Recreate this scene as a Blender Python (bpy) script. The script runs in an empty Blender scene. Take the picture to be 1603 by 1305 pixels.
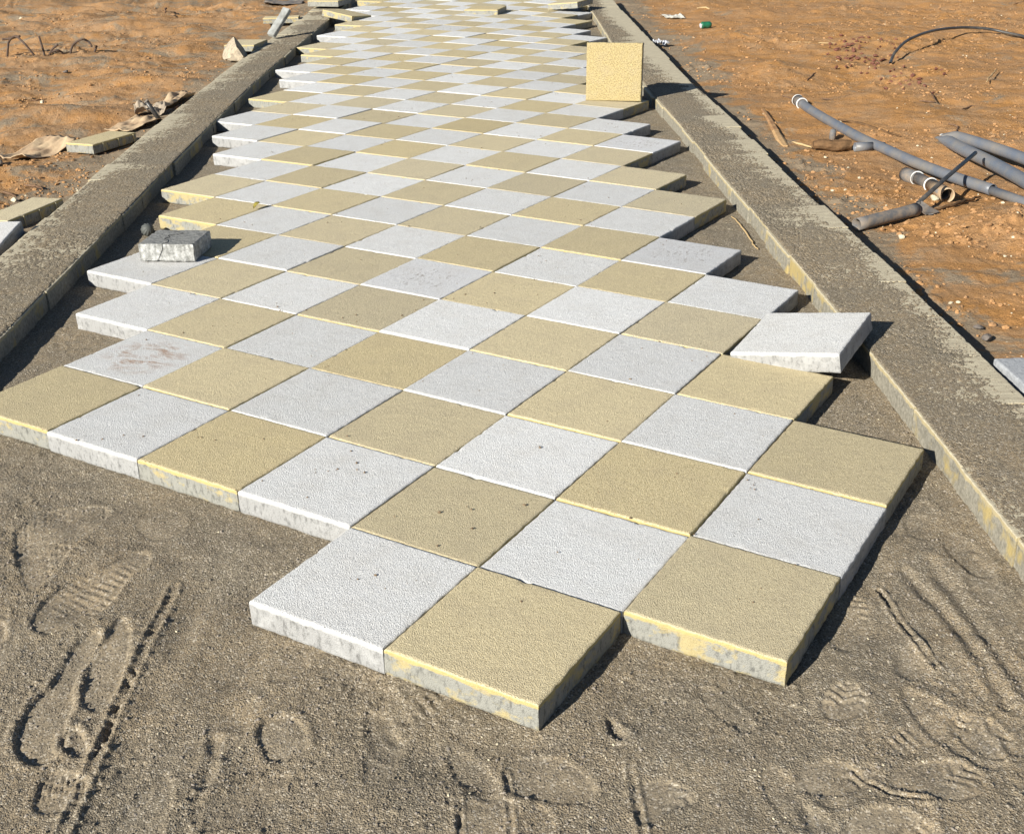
import bpy, bmesh, math, random
import numpy as np
from mathutils import Vector, Matrix, Euler

# ---------------------------------------------------------------- camera, sky, sun
scene = bpy.context.scene
col = scene.collection
rnd = random.Random(11)
NP = np.random.RandomState(5)

cd = bpy.data.cameras.new("camera")
cam = bpy.data.objects.new("camera", cd); col.objects.link(cam); scene.camera = cam
cd.sensor_fit = 'HORIZONTAL'; cd.sensor_width = 36.0; cd.lens = 36.0 * 1896.89 / 1603
cd.clip_start = 0.05; cd.clip_end = 500
CAM = (0.689987, -2.457141, 1.585635)
cam.location = CAM; cam.rotation_euler = (1.138985, 0.02331, 0.0)

SUN_AZ = math.radians(48.0)      # direction in which shadows fall
SUN_EL = math.radians(24.5)
world = bpy.data.worlds.new("World"); scene.world = world; world.use_nodes = True
wn = world.node_tree.nodes; wl = world.node_tree.links
sky = wn.new('ShaderNodeTexSky'); sky.sky_type = 'NISHITA'; sky.sun_disc = False
sky.sun_elevation = SUN_EL
sky.sun_rotation = math.radians(90) - (SUN_AZ + math.pi)
sky.air_density = 0.75; sky.dust_density = 0.3; sky.ozone_density = 1.0
wl.new(sky.outputs[0], wn['Background'].inputs['Color'])
wn['Background'].inputs['Strength'].default_value = 0.05

sl = bpy.data.lights.new("sun", 'SUN'); sl.energy = 5.0; sl.angle = math.radians(0.5)
sl.color = (1.0, 0.965, 0.865)
so = bpy.data.objects.new("sun", sl); col.objects.link(so)
sd = Vector((math.cos(SUN_AZ) * math.cos(SUN_EL), math.sin(SUN_AZ) * math.cos(SUN_EL), -math.sin(SUN_EL)))
so.rotation_euler = sd.to_track_quat('-Z', 'Y').to_euler(); so.location = (-4, -6, 6)
scene.view_settings.view_transform = 'Standard'; scene.view_settings.look = 'None'
scene.view_settings.exposure = 0.66; scene.view_settings.gamma = 1.0
scene.view_settings.use_curve_mapping = False
scene.cycles.diffuse_bounces = 1

# ---------------------------------------------------------------- helpers
F = 1896.89
Rc = np.array(Euler((1.138985, 0.02331, 0.0)).to_matrix())
def G(px, py, z=0.0):
    """world point at height z whose survey sight line is (px, py)"""
    d = Rc @ np.array([(px - 801.5) / F, -(py - 652.5) / F, -1.0])
    t = (z - CAM[2]) / d[2]
    return (CAM[0] + d[0] * t, CAM[1] + d[1] * t, z)

def hash2(ix, iy, seed):
    n = (ix.astype(np.int64) * 374761393 + iy.astype(np.int64) * 668265263 + seed * 982451653) & 0x7fffffff
    n = ((n ^ (n >> 13)) * 1274126177) & 0x7fffffff
    n = ((n ^ (n >> 16)) * 60493) & 0x7fffffff
    return ((n ^ (n >> 11)) & 0xffff) / 65535.0
def vnoise(x, y, seed=0):
    ix = np.floor(x); iy = np.floor(y); fx = x - ix; fy = y - iy
    ix = ix.astype(np.int64); iy = iy.astype(np.int64)
    fx = fx * fx * fx * (fx * (fx * 6 - 15) + 10); fy = fy * fy * fy * (fy * (fy * 6 - 15) + 10)
    a = hash2(ix, iy, seed); b = hash2(ix + 1, iy, seed); c = hash2(ix, iy + 1, seed); d = hash2(ix + 1, iy + 1, seed)
    return (a * (1 - fx) + b * fx) * (1 - fy) + (c * (1 - fx) + d * fx) * fy * 1.0 - 0.5
def fbm(x, y, octv=4, seed=0, gain=0.5):
    s = 0; a = 1.0; c, sn = math.cos(0.7), math.sin(0.7)
    for o in range(octv):
        s = s + a * vnoise(x, y, seed + o * 17)
        x, y = (c * x - sn * y) * 2.03 + 3.1, (sn * x + c * y) * 2.03 + 7.7
        a *= gain
    return s
def sstep(a, b, x):
    t = np.clip((x - a) / (b - a), 0, 1); return t * t * (3 - 2 * t)

def mesh_np(name, verts, faces, mat=None, smooth=True):
    me = bpy.data.meshes.new(name)
    verts = np.asarray(verts, dtype=np.float32); faces = np.asarray(faces, dtype=np.int32)
    me.vertices.add(len(verts)); me.vertices.foreach_set("co", verts.ravel())
    k = faces.shape[1]
    me.loops.add(faces.size); me.loops.foreach_set("vertex_index", faces.ravel())
    me.polygons.add(len(faces))
    me.polygons.foreach_set("loop_start", np.arange(0, faces.size, k, dtype=np.int32))
    me.polygons.foreach_set("loop_total", np.full(len(faces), k, dtype=np.int32))
    me.polygons.foreach_set("use_smooth", np.full(len(faces), smooth, dtype=bool))
    me.update(calc_edges=True); me.validate()
    if mat: me.materials.append(mat)
    return me
def link(name, data, loc=(0, 0, 0), rot=(0, 0, 0), parent=None, **props):
    o = bpy.data.objects.new(name, data); col.objects.link(o)
    o.location = loc; o.rotation_euler = rot
    if parent: o.parent = parent
    for k, v in props.items():
        if v is not None: o[k] = v
    return o
def empty(name, loc, rot=(0, 0, 0), **p): return link(name, None, loc, rot, **p)

def bm_mesh(name, bm, mat, smooth=True):
    me = bpy.data.meshes.new(name); bm.normal_update(); bm.to_mesh(me); bm.free()
    for p in me.polygons: p.use_smooth = smooth
    me.materials.append(mat); return me

def tube(path, radius, seg=14, wall=0.0, cap=True, flat=None, jitter=0.0):
    """tube along a polyline. radius: number or list; wall>0 gives an open pipe with a bore; flat: list of
    vertical squash factors."""
    P = [Vector(p) for p in path]; n = len(P)
    R = radius if isinstance(radius, (list, tuple)) else [radius] * n
    FL = flat or [1.0] * n
    verts, faces = [], []
    up = Vector((0, 0, 1))
    T = [(P[min(i + 1, n - 1)] - P[max(i - 1, 0)]).normalized() for i in range(n)]
    if abs(T[0].z) > 0.9: up = Vector((1, 0, 0))
    for i in range(n):
        s = T[i].cross(up).normalized(); u = s.cross(T[i]).normalized()
        for k in range(seg):
            a = 2 * math.pi * k / seg
            w = 1.0 / math.sqrt(FL[i]) if FL[i] < 1 else 1.0
            r = R[i] * (1 + jitter * rnd.uniform(-1, 1))
            verts.append(P[i] + s * math.cos(a) * r * w + u * math.sin(a) * r * FL[i])
    for i in range(n - 1):
        for k in range(seg):
            faces.append((i * seg + k, i * seg + (k + 1) % seg, (i + 1) * seg + (k + 1) % seg, (i + 1) * seg + k))
    if wall > 0:
        o = len(verts)
        for i in range(n):
            for k in range(seg):
                verts.append(P[i] + (verts[i * seg + k] - P[i]) * (1 - wall / max(R[i], 1e-4)))
        for i in range(n - 1):
            for k in range(seg):
                faces.append((o + i * seg + k, o + (i + 1) * seg + k, o + (i + 1) * seg + (k + 1) % seg, o + i * seg + (k + 1) % seg))
        for i, flip in ((0, False), (n - 1, True)):
            for k in range(seg):
                a, b = i * seg + k, i * seg + (k + 1) % seg
                f = (a, o + a, o + b, b); faces.append(f[::-1] if flip else f)
    elif cap:
        faces.append(tuple(range(seg))[::-1]); faces.append(tuple((n - 1) * seg + k for k in range(seg)))
    return verts, faces
def pymesh(name, verts, faces, mat, smooth=True):
    me = bpy.data.meshes.new(name); me.from_pydata([tuple(v) for v in verts], [], faces); me.update()
    bm = bmesh.new(); bm.from_mesh(me); bmesh.ops.recalc_face_normals(bm, faces=bm.faces); bm.to_mesh(me); bm.free()
    for p in me.polygons: p.use_smooth = smooth and len(p.vertices) <= 4
    me.materials.append(mat); return me
def smooth_path(pts, n=8):
    P = [Vector(p) for p in pts]; out = []
    for i in range(len(P) - 1):
        a = P[max(i - 1, 0)]; b = P[i]; c = P[i + 1]; d = P[min(i + 2, len(P) - 1)]
        for k in range(n):
            t = k / n
            out.append(0.5 * ((2 * b) + (c - a) * t + (2 * a - 5 * b + 4 * c - d) * t * t + (-a + 3 * b - 3 * c + d) * t ** 3))
    out.append(P[-1]); return out
def rock_mesh(name, mat, size, seed, sub=3, rough=0.25, deep=False):
    r = random.Random(seed); bm = bmesh.new(); bmesh.ops.create_icosphere(bm, subdivisions=sub, radius=1.0)
    planes = [(Vector((r.uniform(-1, 1), r.uniform(-1, 1), r.uniform(-1, 1))).normalized(), r.uniform(0.30, 0.62) if deep else r.uniform(0.45, 0.85)) for _ in range(7 if deep else 9)]
    for v in bm.verts:
        c = v.co.copy()
        for nrm, d in planes:
            k = c.dot(nrm)
            if k > d: c -= nrm * (k - d) * 0.92
        c *= 1 + r.uniform(-1, 1) * rough * 0.12
        v.co = Vector((c.x * size[0], c.y * size[1], c.z * size[2]))
    return bm_mesh(name, bm, mat, smooth=False)

# ---------------------------------------------------------------- materials
class NT:
    def __init__(self, name, rough=0.9, spec=0.2):
        self.m = bpy.data.materials.new(name); self.m.use_nodes = True
        self.t = self.m.node_tree; self.n = self.t.nodes; self.l = self.t.links
        self.b = self.n['Principled BSDF']; self.b.inputs['Roughness'].default_value = rough
        self.b.inputs['Specular IOR Level'].default_value = spec
        self.obj = self.n.new('ShaderNodeTexCoord'); self.geo = self.n.new('ShaderNodeNewGeometry')
        self.info = self.n.new('ShaderNodeObjectInfo')
        self.h = None
    def val(self, v): n = self.n.new('ShaderNodeValue'); n.outputs[0].default_value = v; return n.outputs[0]
    def math(self, op, a, b=None, clamp=False):
        n = self.n.new('ShaderNodeMath'); n.operation = op; n.use_clamp = clamp
        for i, x in enumerate((a, b)):
            if x is None: continue
            if isinstance(x, (int, float)): n.inputs[i].default_value = x
            else: self.l.new(x, n.inputs[i])
        return n.outputs[0]
    def vmath(self, op, a, b):
        n = self.n.new('ShaderNodeVectorMath'); n.operation = op
        for i, x in enumerate((a, b)):
            if isinstance(x, tuple): n.inputs[i].default_value = x
            elif x is not None: self.l.new(x, n.inputs[i])
        return n.outputs[0]
    def noise(self, vec, scale, detail=3, rough=0.55, dist=0.0):
        n = self.n.new('ShaderNodeTexNoise'); n.inputs['Scale'].default_value = scale; n.inputs['Detail'].default_value = detail
        n.inputs['Roughness'].default_value = rough; n.inputs['Distortion'].default_value = dist
        self.l.new(vec, n.inputs['Vector']); return n.outputs['Fac']
    def vor(self, vec, scale, feat='F1', rnd_=1.0, out='Distance'):
        n = self.n.new('ShaderNodeTexVoronoi'); n.feature = feat; n.inputs['Scale'].default_value = scale
        n.inputs['Randomness'].default_value = rnd_
        self.l.new(vec, n.inputs['Vector']); return n.outputs[out]
    def ramp(self, fac, stops, interp='LINEAR'):
        n = self.n.new('ShaderNodeValToRGB'); n.color_ramp.interpolation = interp
        e = n.color_ramp.elements
        while len(e) < len(stops): e.new(0.5)
        for i, (p, c) in enumerate(stops):
            e[i].position = p; e[i].color = (c, c, c, 1) if isinstance(c, (int, float)) else (*c, 1)
        self.l.new(fac, n.inputs[0]); return n.outputs[0]
    def mix(self, fac, a, b, mode='MIX'):
        n = self.n.new('ShaderNodeMix'); n.data_type = 'RGBA'; n.blend_type = mode
        if isinstance(fac, (int, float)): n.inputs[0].default_value = fac
        else: self.l.new(fac, n.inputs[0])
        for i, x in ((6, a), (7, b)):
            if isinstance(x, tuple): n.inputs[i].default_value = (*x, 1)
            elif isinstance(x, (int, float)): n.inputs[i].default_value = (x, x, x, 1)
            else: self.l.new(x, n.inputs[i])
        return n.outputs[2]
    def bump(self, h, dist, strength=1.0):
        n = self.n.new('ShaderNodeBump'); n.inputs['Distance'].default_value = dist; n.inputs['Strength'].default_value = strength
        self.l.new(h, n.inputs['Height'])
        if self.h: self.l.new(self.h, n.inputs['Normal'])
        self.h = n.outputs[0]; self.l.new(self.h, self.b.inputs['Normal'])
    def color(self, c):
        if isinstance(c, tuple): self.b.inputs['Base Color'].default_value = (*c, 1)
        else: self.l.new(c, self.b.inputs['Base Color'])
    def xyz(self, vec):
        n = self.n.new('ShaderNodeSeparateXYZ'); self.l.new(vec, n.inputs[0]); return n.outputs

def sep_offset(M):
    """object coordinates shifted by a per-object random amount so no two copies share a pattern"""
    n = M.n.new('ShaderNodeCombineXYZ')
    for i, k in enumerate((37.0, 91.0, 0.0)):
        M.l.new(M.math('MULTIPLY', M.info.outputs['Random'], k), n.inputs[i])
    return M.vmath('ADD', M.obj.outputs['Object'], n.outputs[0])

def tile_material(name, face, face2, dark, body, body2, smear, smear_amt, layer=0.012, gs=1.0, dusty=0.30, mott=0.32, stain=0.0, dirt=(0.30, 0.17, 0.09)):
    M = NT(name, 0.85, 0.25)
    v = sep_offset(M)
    z = M.xyz(M.obj.outputs['Object'])[2]
    rn = M.info.outputs['Random']
    grain = M.noise(v, 260 * gs, 4, 0.75)
    agg = M.vor(v, 300 * gs)
    blot = M.noise(v, 9, 4, 0.6)
    c = M.mix(M.ramp(grain, [(0.36, 0.0), (0.62, 1.0)]), face2, face)
    # pits between the exposed grains
    pit = M.ramp(M.noise(v, 360 * gs, 2, 0.5), [(0.38, 1.0), (0.48, 0.0)])
    c = M.mix(M.math('MULTIPLY', pit, M.math('ADD', 0.30, M.math('MULTIPLY', M.math('FRACT', M.math('MULTIPLY', rn, 5.7)), 0.6))), c, dark)
    speck = M.math('MULTIPLY', M.ramp(M.vor(v, 62), [(0.09, 1.0), (0.16, 0.0)]), M.ramp(M.noise(v, 17, 2), [(0.55, 0.0), (0.61, 1.0)]))
    c = M.mix(M.math('MULTIPLY', speck, 0.8), c, (dark[0] * 0.45, dark[1] * 0.45, dark[2] * 0.45))
    mot = M.ramp(M.noise(v, 105, 3, 0.65), [(0.34, 0.0), (0.60, 1.0)])
    c = M.mix(M.math('MULTIPLY', M.math('SUBTRACT', 1.0, mot), mott), c, dark)
    # wind-blown dust lying in patches
    dustm = M.math('MULTIPLY', M.ramp(blot, [(0.45, 0.0), (0.78, 1.0)]), dusty)
    c = M.mix(dustm, c, (0.40, 0.33, 0.235))
    if stain > 0:
        s1 = M.noise(M.vmath('MULTIPLY', v, (1.0, 2.2, 1.0)), 9 if stain > .6 else 26, 5, 0.7, 0.6)
        xy = M.xyz(M.obj.outputs['Object'])
        r2 = M.math('ADD', M.math('MULTIPLY', xy[0], xy[0]), M.math('MULTIPLY', xy[1], xy[1]))
        near = M.ramp(r2, [(0.006, 1.0), (0.032, 0.0)])
        sm = M.math('MULTIPLY', M.ramp(s1, [(0.47, 0.0), (0.60, 1.0)] if stain > .6 else [(0.56, 0.0), (0.62, 1.0)]), near)
        c = M.mix(M.math('MULTIPLY', sm, stain), c, dirt)
    hv = M.n.new('ShaderNodeHueSaturation')
    M.l.new(c, hv.inputs['Color'])
    M.l.new(M.math('ADD', M.math('MULTIPLY', rn, 0.17), 0.90), hv.inputs['Value'])
    M.l.new(M.math('ADD', M.math('MULTIPLY', M.math('FRACT', M.math('MULTIPLY', rn, 7.31)), 0.22), 0.86), hv.inputs['Saturation'])
    topc = hv.outputs[0]
    # concrete core under the facing layer
    g1 = M.noise(M.vmath('MULTIPLY', v, (1.0, 1.0, 0.45)), 75, 4, 0.7)
    b = M.mix(M.ramp(g1, [(0.34, 0.0), (0.50, 1.0)]), body2, body)
    sm = M.math('ADD', M.noise(M.vmath('MULTIPLY', v, (1.0, 1.0, 1.6)), 13, 4, 0.65), M.math('MULTIPLY', M.math('SUBTRACT', M.math('FRACT', M.math('MULTIPLY', rn, 13.7)), 0.62), 0.16))
    b = M.mix(M.math('MULTIPLY', M.ramp(sm, [(0.50, 0.0), (0.60, 1.0)]), smear_amt), b, smear)
    edge = M.math('ADD', z, M.math('MULTIPLY', M.math('SUBTRACT', M.noise(v, 38, 3), 0.5), 0.013))
    lay = M.ramp(M.math('MULTIPLY', M.math('ADD', edge, layer + 0.001), 400.0, True), [(0.0, 0.0), (1.0, 1.0)])
    sidec = M.mix(lay, b, smear)
    up = M.xyz(M.obj.outputs['Normal'])[2]
    istop = M.ramp(up, [(0.30, 0.0), (0.62, 1.0)])
    M.color(M.mix(istop, sidec, topc))
    M.bump(M.math('ADD', M.math('MULTIPLY', M.math('MINIMUM', agg, 0.6), -1.0), M.math('MULTIPLY', grain, 1.0)), 0.0024, 0.9)
    M.bump(g1, 0.0018, 0.5)
    return M.m

M_YEL = tile_material("yellow_tile", (0.77, 0.66, 0.43), (0.65, 0.545, 0.34), (0.26, 0.195, 0.095), (0.31, 0.305, 0.275), (0.16, 0.158, 0.145), (0.50, 0.40, 0.18), 0.75)
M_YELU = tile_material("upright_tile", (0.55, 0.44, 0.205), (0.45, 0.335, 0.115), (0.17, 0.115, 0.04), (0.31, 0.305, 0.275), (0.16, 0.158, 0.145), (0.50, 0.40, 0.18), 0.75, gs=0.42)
M_WHI = tile_material("white_tile", (0.90, 0.89, 0.875), (0.76, 0.752, 0.745), (0.24, 0.23, 0.21), (0.36, 0.357, 0.355), (0.20, 0.198, 0.195), (0.50, 0.497, 0.495), 0.45, dusty=.18, mott=0.19)
M_WHS = tile_material("stained_white_tile", (0.90, 0.89, 0.875), (0.76, 0.752, 0.745), (0.24, 0.23, 0.21), (0.36, 0.357, 0.355), (0.20, 0.198, 0.195), (0.50, 0.497, 0.495), 0.45, dusty=.18, mott=0.19, stain=0.80, dirt=(0.40, 0.22, 0.12))
M_WHSPOT = tile_material("spotted_white_tile", (0.80, 0.795, 0.80), (0.64, 0.635, 0.64), (0.28, 0.26, 0.25), (0.36, 0.357, 0.355), (0.20, 0.198, 0.195), (0.50, 0.497, 0.495), 0.45, dusty=.18, mott=0.19, stain=0.55, dirt=(0.15, 0.09, 0.05))

def kerb_material(name, yel):
    M = NT(name, 0.9, 0.2); v = sep_offset(M)
    z = M.xyz(M.obj.outputs['Object'])[2]
    g = M.noise(v, 150, 3, 0.6); bl = M.noise(v, 7, 4, 0.6)
    cream = M.mix(M.ramp(g, [(0.3, 0.0), (0.65, 1.0)]), (0.50, 0.44, 0.32), (0.63, 0.56, 0.41))
    dust = M.ramp(M.noise(M.vmath('MULTIPLY', v, (0.6, 2.4, 1.0)), 22, 4, 0.65), [(0.40, 0.0), (0.66, 1.0)])
    cream = M.mix(M.math('MULTIPLY', dust, 0.62), cream, (0.33, 0.275, 0.20))
    g1 = M.noise(v, 70, 4, 0.7)
    b = M.mix(M.ramp(g1, [(0.33, 0.0), (0.62, 1.0)]), (0.19, 0.175, 0.14), (0.33, 0.305, 0.25))
    rn = M.info.outputs['Random']
    sm = M.math('ADD', M.noise(v, 9, 3, 0.6), M.math('MULTIPLY', M.math('SUBTRACT', rn, 0.5), 0.25))
    b = M.mix(M.ramp(sm, [(0.60, 0.0), (0.72, 1.0)]), b, (0.42, 0.33, 0.15))
    edge = M.math('ADD', z, M.math('MULTIPLY', M.math('SUBTRACT', M.noise(v, 30, 3), 0.5), 0.02))
    lay = M.math('MULTIPLY', M.math('ADD', edge, 0.014), 300.0, True)
    b = M.mix(lay, b, (0.42, 0.35, 0.21))
    up = M.xyz(M.obj.outputs['Normal'])[2]
    M.color(M.mix(M.ramp(up, [(0.3, 0.0), (0.62, 1.0)]), b, cream))
    M.bump(g, 0.003, 0.8); M.bump(g1, 0.002, 0.5)
    return M.m
M_KERB = kerb_material("kerb_slab", 1.0)

def sand_material(name):
    M = NT(name, 0.97, 0.08); P = M.geo.outputs['Position']
    big = M.noise(P, 1.7, 4, 0.6); mid = M.noise(P, 14, 4, 0.65); fine = M.noise(P, 260, 3, 0.7)
    grit = M.vor(P, 250, out='Color'); gd = M.vor(P, 250)
    base = M.mix(M.ramp(big, [(0.38, 0.0), (0.62, 1.0)]), (0.298, 0.248, 0.178), (0.375, 0.290, 0.188))
    base = M.mix(M.math('MULTIPLY', M.ramp(mid, [(0.35, 0.0), (0.7, 1.0)]), 0.7), base, (0.285, 0.246, 0.188))
    gs = M.xyz(grit)
    dark = M.math('MULTIPLY', M.ramp(gs[0], [(0.66, 0.0), (0.74, 1.0)]), 0.62)
    lite = M.math('MULTIPLY', M.ramp(gs[1], [(0.86, 0.0), (0.92, 1.0)]), 0.7)
    c = M.mix(dark, base, (0.10, 0.087, 0.070)); c = M.mix(lite, c, (0.60, 0.53, 0.43))
    c = M.mix(M.math('MULTIPLY', M.ramp(fine, [(0.35, 1.0), (0.55, 0.0)]), 0.30), c, (0.15, 0.125, 0.10))
    M.color(c)
    at = M.n.new('ShaderNodeAttribute'); at.attribute_name = "packed"
    loose = M.math('SUBTRACT', 1.0, M.math('MULTIPLY', at.outputs['Fac'], 0.75))
    M.bump(M.math('MULTIPLY', loose, M.math('ADD', M.math('MULTIPLY', gd, -1.1), M.math('MULTIPLY', fine, 1.2))), 0.0025, 0.95)
    M.bump(M.math('MULTIPLY', loose, M.noise(P, 120, 3, 0.6)), 0.004, 0.5)
    return M.m
M_SAND = sand_material("sand")
def dirt_material():
    M = NT("red_dirt", 0.97, 0.08); P = M.geo.outputs['Position']
    x, y, z = M.xyz(P)
    big = M.noise(P, 0.75, 4, 0.6, 0.4); mid = M.noise(P, 5.5, 5, 0.65); fine = M.noise(P, 120, 4, 0.7)
    c = M.mix(M.ramp(big, [(0.34, 0.0), (0.64, 1.0)]), (0.450, 0.248, 0.112), (0.520, 0.262, 0.090))
    c = M.mix(M.math('MULTIPLY', M.ramp(M.math('ADD', mid, M.math('MULTIPLY', M.math('LESS_THAN', x, 0.0), 0.09)), [(0.42, 0.0), (0.66, 1.0)]), 0.62), c, (0.41, 0.275, 0.168))
    # grey bedding sand spilt beside the kerbs and in a few patches
    gn = M.noise(P, 2.6, 5, 0.7, 0.5)
    side = M.math('LESS_THAN', x, 0.0)
    dR = M.math('SUBTRACT', x, 2.24); dL = M.math('SUBTRACT', -1.75, x)
    d = M.math('MAXIMUM', dR, dL)
    nearm = M.ramp(d, [(0.02, 0.24), (0.40, 0.0)])
    leftm = M.math('MULTIPLY', side, 0.075)
    g = M.ramp(M.math('ADD', M.math('ADD', gn, nearm), leftm), [(0.585, 0.0), (0.68, 1.0)])
    c = M.mix(M.math('MULTIPLY', g, 0.85), c, (0.30, 0.252, 0.185))
    c = M.mix(M.math('MULTIPLY', M.ramp(fine, [(0.36, 1.0), (0.52, 0.0)]), 0.38), c, (0.17, 0.09, 0.05))
    gr = M.xyz(M.vor(P, 60, out='Color')); gdist = M.ramp(M.vor(P, 60), [(0.16, 1.0), (0.3, 0.0)])
    c = M.mix(M.math('MULTIPLY', M.math('MULTIPLY', M.ramp(gr[0], [(0.975, 0.0), (0.98, 1.0)]), gdist), 0.85), c, (0.62, 0.54, 0.40))
    c = M.mix(M.math('MULTIPLY', M.math('MULTIPLY', M.ramp(gr[1], [(0.93, 0.0), (0.95, 1.0)]), gdist), 0.6), c, (0.12, 0.07, 0.045))
    M.color(c)
    M.bump(M.noise(P, 34, 5, 0.7), 0.022, 0.55)
    M.bump(fine, 0.008, 0.9)
    return M.m
M_DIRT = dirt_material()

def simple(name, colr, rough=0.6, spec=0.4, var=None, scale=40, bump=0.0, bscale=120, coat=0.0):
    M = NT(name, rough, spec); v = M.obj.outputs['Object']
    if var: M.color(M.mix(M.ramp(M.noise(v, scale, 4, 0.65), [(0.38, 0.0), (0.66, 1.0)]), colr, var))
    else: M.color(colr)
    if bump: M.bump(M.noise(v, bscale, 4, 0.6), bump, 0.8)
    return M.m
M_PVC = simple("grey_pvc", (0.125, 0.140, 0.172), 0.42, 0.45, (0.20, 0.185, 0.17), 6, 0.001, 60)
M_PVC2 = simple("dusty_pvc", (0.13, 0.13, 0.135), 0.7, 0.3, (0.26, 0.21, 0.165), 26, 0.001, 60)
M_RING = simple("white_ring", (0.75, 0.74, 0.72), 0.5, 0.4)
M_BLACK = simple("black_plastic", (0.028, 0.028, 0.03), 0.4, 0.5, (0.06, 0.055, 0.05), 30)
M_HOSE = simple("black_hose", (0.035, 0.038, 0.042), 0.45, 0.5, (0.09, 0.08, 0.07), 12)
M_WOOD = simple("weathered_wood", (0.30, 0.16, 0.075), 0.8, 0.2, (0.48, 0.29, 0.14), 22, 0.003, 45)
M_WOOD_LIT = simple("sunlit_wood", (0.58, 0.38, 0.19), 0.8, 0.2, (0.42, 0.25, 0.12), 30, 0.002, 60)  # stake wood with sunlight painted into its colour
M_BARK = simple("bark", (0.10, 0.06, 0.032), 0.9, 0.1, (0.20, 0.115, 0.058), 18, 0.006, 50)
M_TWIG = simple("twig", (0.12, 0.07, 0.045), 0.9, 0.1, (0.22, 0.14, 0.09), 40)
M_STRAW = simple("straw", (0.50, 0.36, 0.19), 0.8, 0.2)
M_WIRE = simple("rusty_wire", (0.06, 0.045, 0.04), 0.7, 0.3, (0.12, 0.075, 0.05), 60)
M_ROCK = simple("concrete_lump", (0.50, 0.42, 0.31), 0.95, 0.1, (0.28, 0.24, 0.19), 25, 0.01, 60)
M_STONE = simple("dark_stone", (0.20, 0.17, 0.15), 0.9, 0.2, (0.10, 0.09, 0.085), 40, 0.004, 90)
M_PLANK = simple("grey_board", (0.36, 0.37, 0.36), 0.8, 0.2, (0.22, 0.22, 0.21), 14, 0.002, 60)
M_PAPER = simple("cement_paper", (0.56, 0.42, 0.27), 0.85, 0.15, (0.44, 0.30, 0.19), 8, 0.006, 22)
M_PAPERG = simple("grey_paper", (0.38, 0.31, 0.235), 0.85, 0.15, (0.22, 0.185, 0.15), 14, 0.006, 22)
M_GREEN = simple("green_can", (0.015, 0.17, 0.085), 0.35, 0.5, (0.02, 0.09, 0.05), 30)
M_SILVER = simple("foil", (0.62, 0.63, 0.66), 0.3, 0.6, (0.30, 0.31, 0.36), 40)
M_PELLET = simple("reddish_lump", (0.13, 0.050, 0.034), 0.8, 0.2, (0.22, 0.10, 0.07), 60)
M_LEAF = simple("dry_leaf", (0.30, 0.25, 0.05), 0.6, 0.3, (0.16, 0.13, 0.04), 60)
M_CLOD = simple("clod", (0.44, 0.242, 0.108), 0.97, 0.08, (0.36, 0.215, 0.115), 30, 0.004, 120)
M_GRIT = simple("grit", (0.30, 0.26, 0.22), 0.95, 0.1)
M_PALE = simple("pale_chip", (0.66, 0.58, 0.42), 0.9, 0.1, (0.46, 0.40, 0.30), 40)

M_RIB = simple("rib_concrete", (.50, .40, .20), .9, .2, (.36, .34, .27), 60)
def grey_brick_material():
    M = NT("grey_brick", 0.9, 0.2); v = M.obj.outputs['Object']
    g1 = M.noise(v, 55, 4, 0.75); g2 = M.noise(M.vmath('MULTIPLY', v, (1.2, 1.2, 0.5)), 22, 4, 0.7)
    c = M.mix(M.ramp(g1, [(0.32, 0.0), (0.60, 1.0)]), (0.20, 0.20, 0.19), (0.56, 0.56, 0.55))
    c = M.mix(M.math('MULTIPLY', M.ramp(g2, [(0.40, 1.0), (0.60, 0.0)]), 0.6), c, (0.13, 0.13, 0.12))
    up = M.xyz(M.obj.outputs['Normal'])[2]
    top = M.mix(M.ramp(M.noise(M.vmath('MULTIPLY', v, (1.0, 2.5, 1.0)), 25, 4, 0.7), [(0.35, 0.0), (0.65, 1.0)]), (0.17, 0.17, 0.165), (0.31, 0.31, 0.30))
    M.color(M.mix(M.ramp(up, [(0.4, 0.0), (0.8, 1.0)]), c, top))
    M.bump(g1, 0.006, 0.9); return M.m
M_BRICK = grey_brick_material()

# ---------------------------------------------------------------- surveyed paving field
TH = -0.549244
CO = [[0.023584, -0.002119, 0.024183, -0.009494, -0.001755, -0.002674, -0.025597],
      [0.001905, -0.009042, 0.018332, -0.00813, 0.014663, -0.018453, 0.004908],
      [-0.026634, 0.001883, -0.041727, 0.008628, -0.009425, -0.021223, -0.009748]]
MON = [(0, 2), (1, 1), (2, 0), (0, 3), (1, 2), (2, 1), (3, 0)]
ct, st = math.cos(TH), math.sin(TH)
def disp(x0, y0):
    a = x0 / 3; b = (y0 - 3) / 4
    m = [a ** i * b ** j for i, j in MON]
    return [sum(c * k for c, k in zip(r, m)) for r in CO]
def paving(u, v):
    x0 = 0.4 * (u * ct - v * st); y0 = 0.4 * (u * st + v * ct)
    d = disp(x0, y0)
    return Vector((x0 + d[0], y0 + d[1], d[2]))
def plane_z(x, y):
    """height of the paved surface (vectorised, softened outside the paving)"""
    xx = np.clip(x, -2.0, 2.0); yy = np.clip(y, -0.5, 13.5)
    d = disp(xx, yy)
    return d[2]

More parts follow.
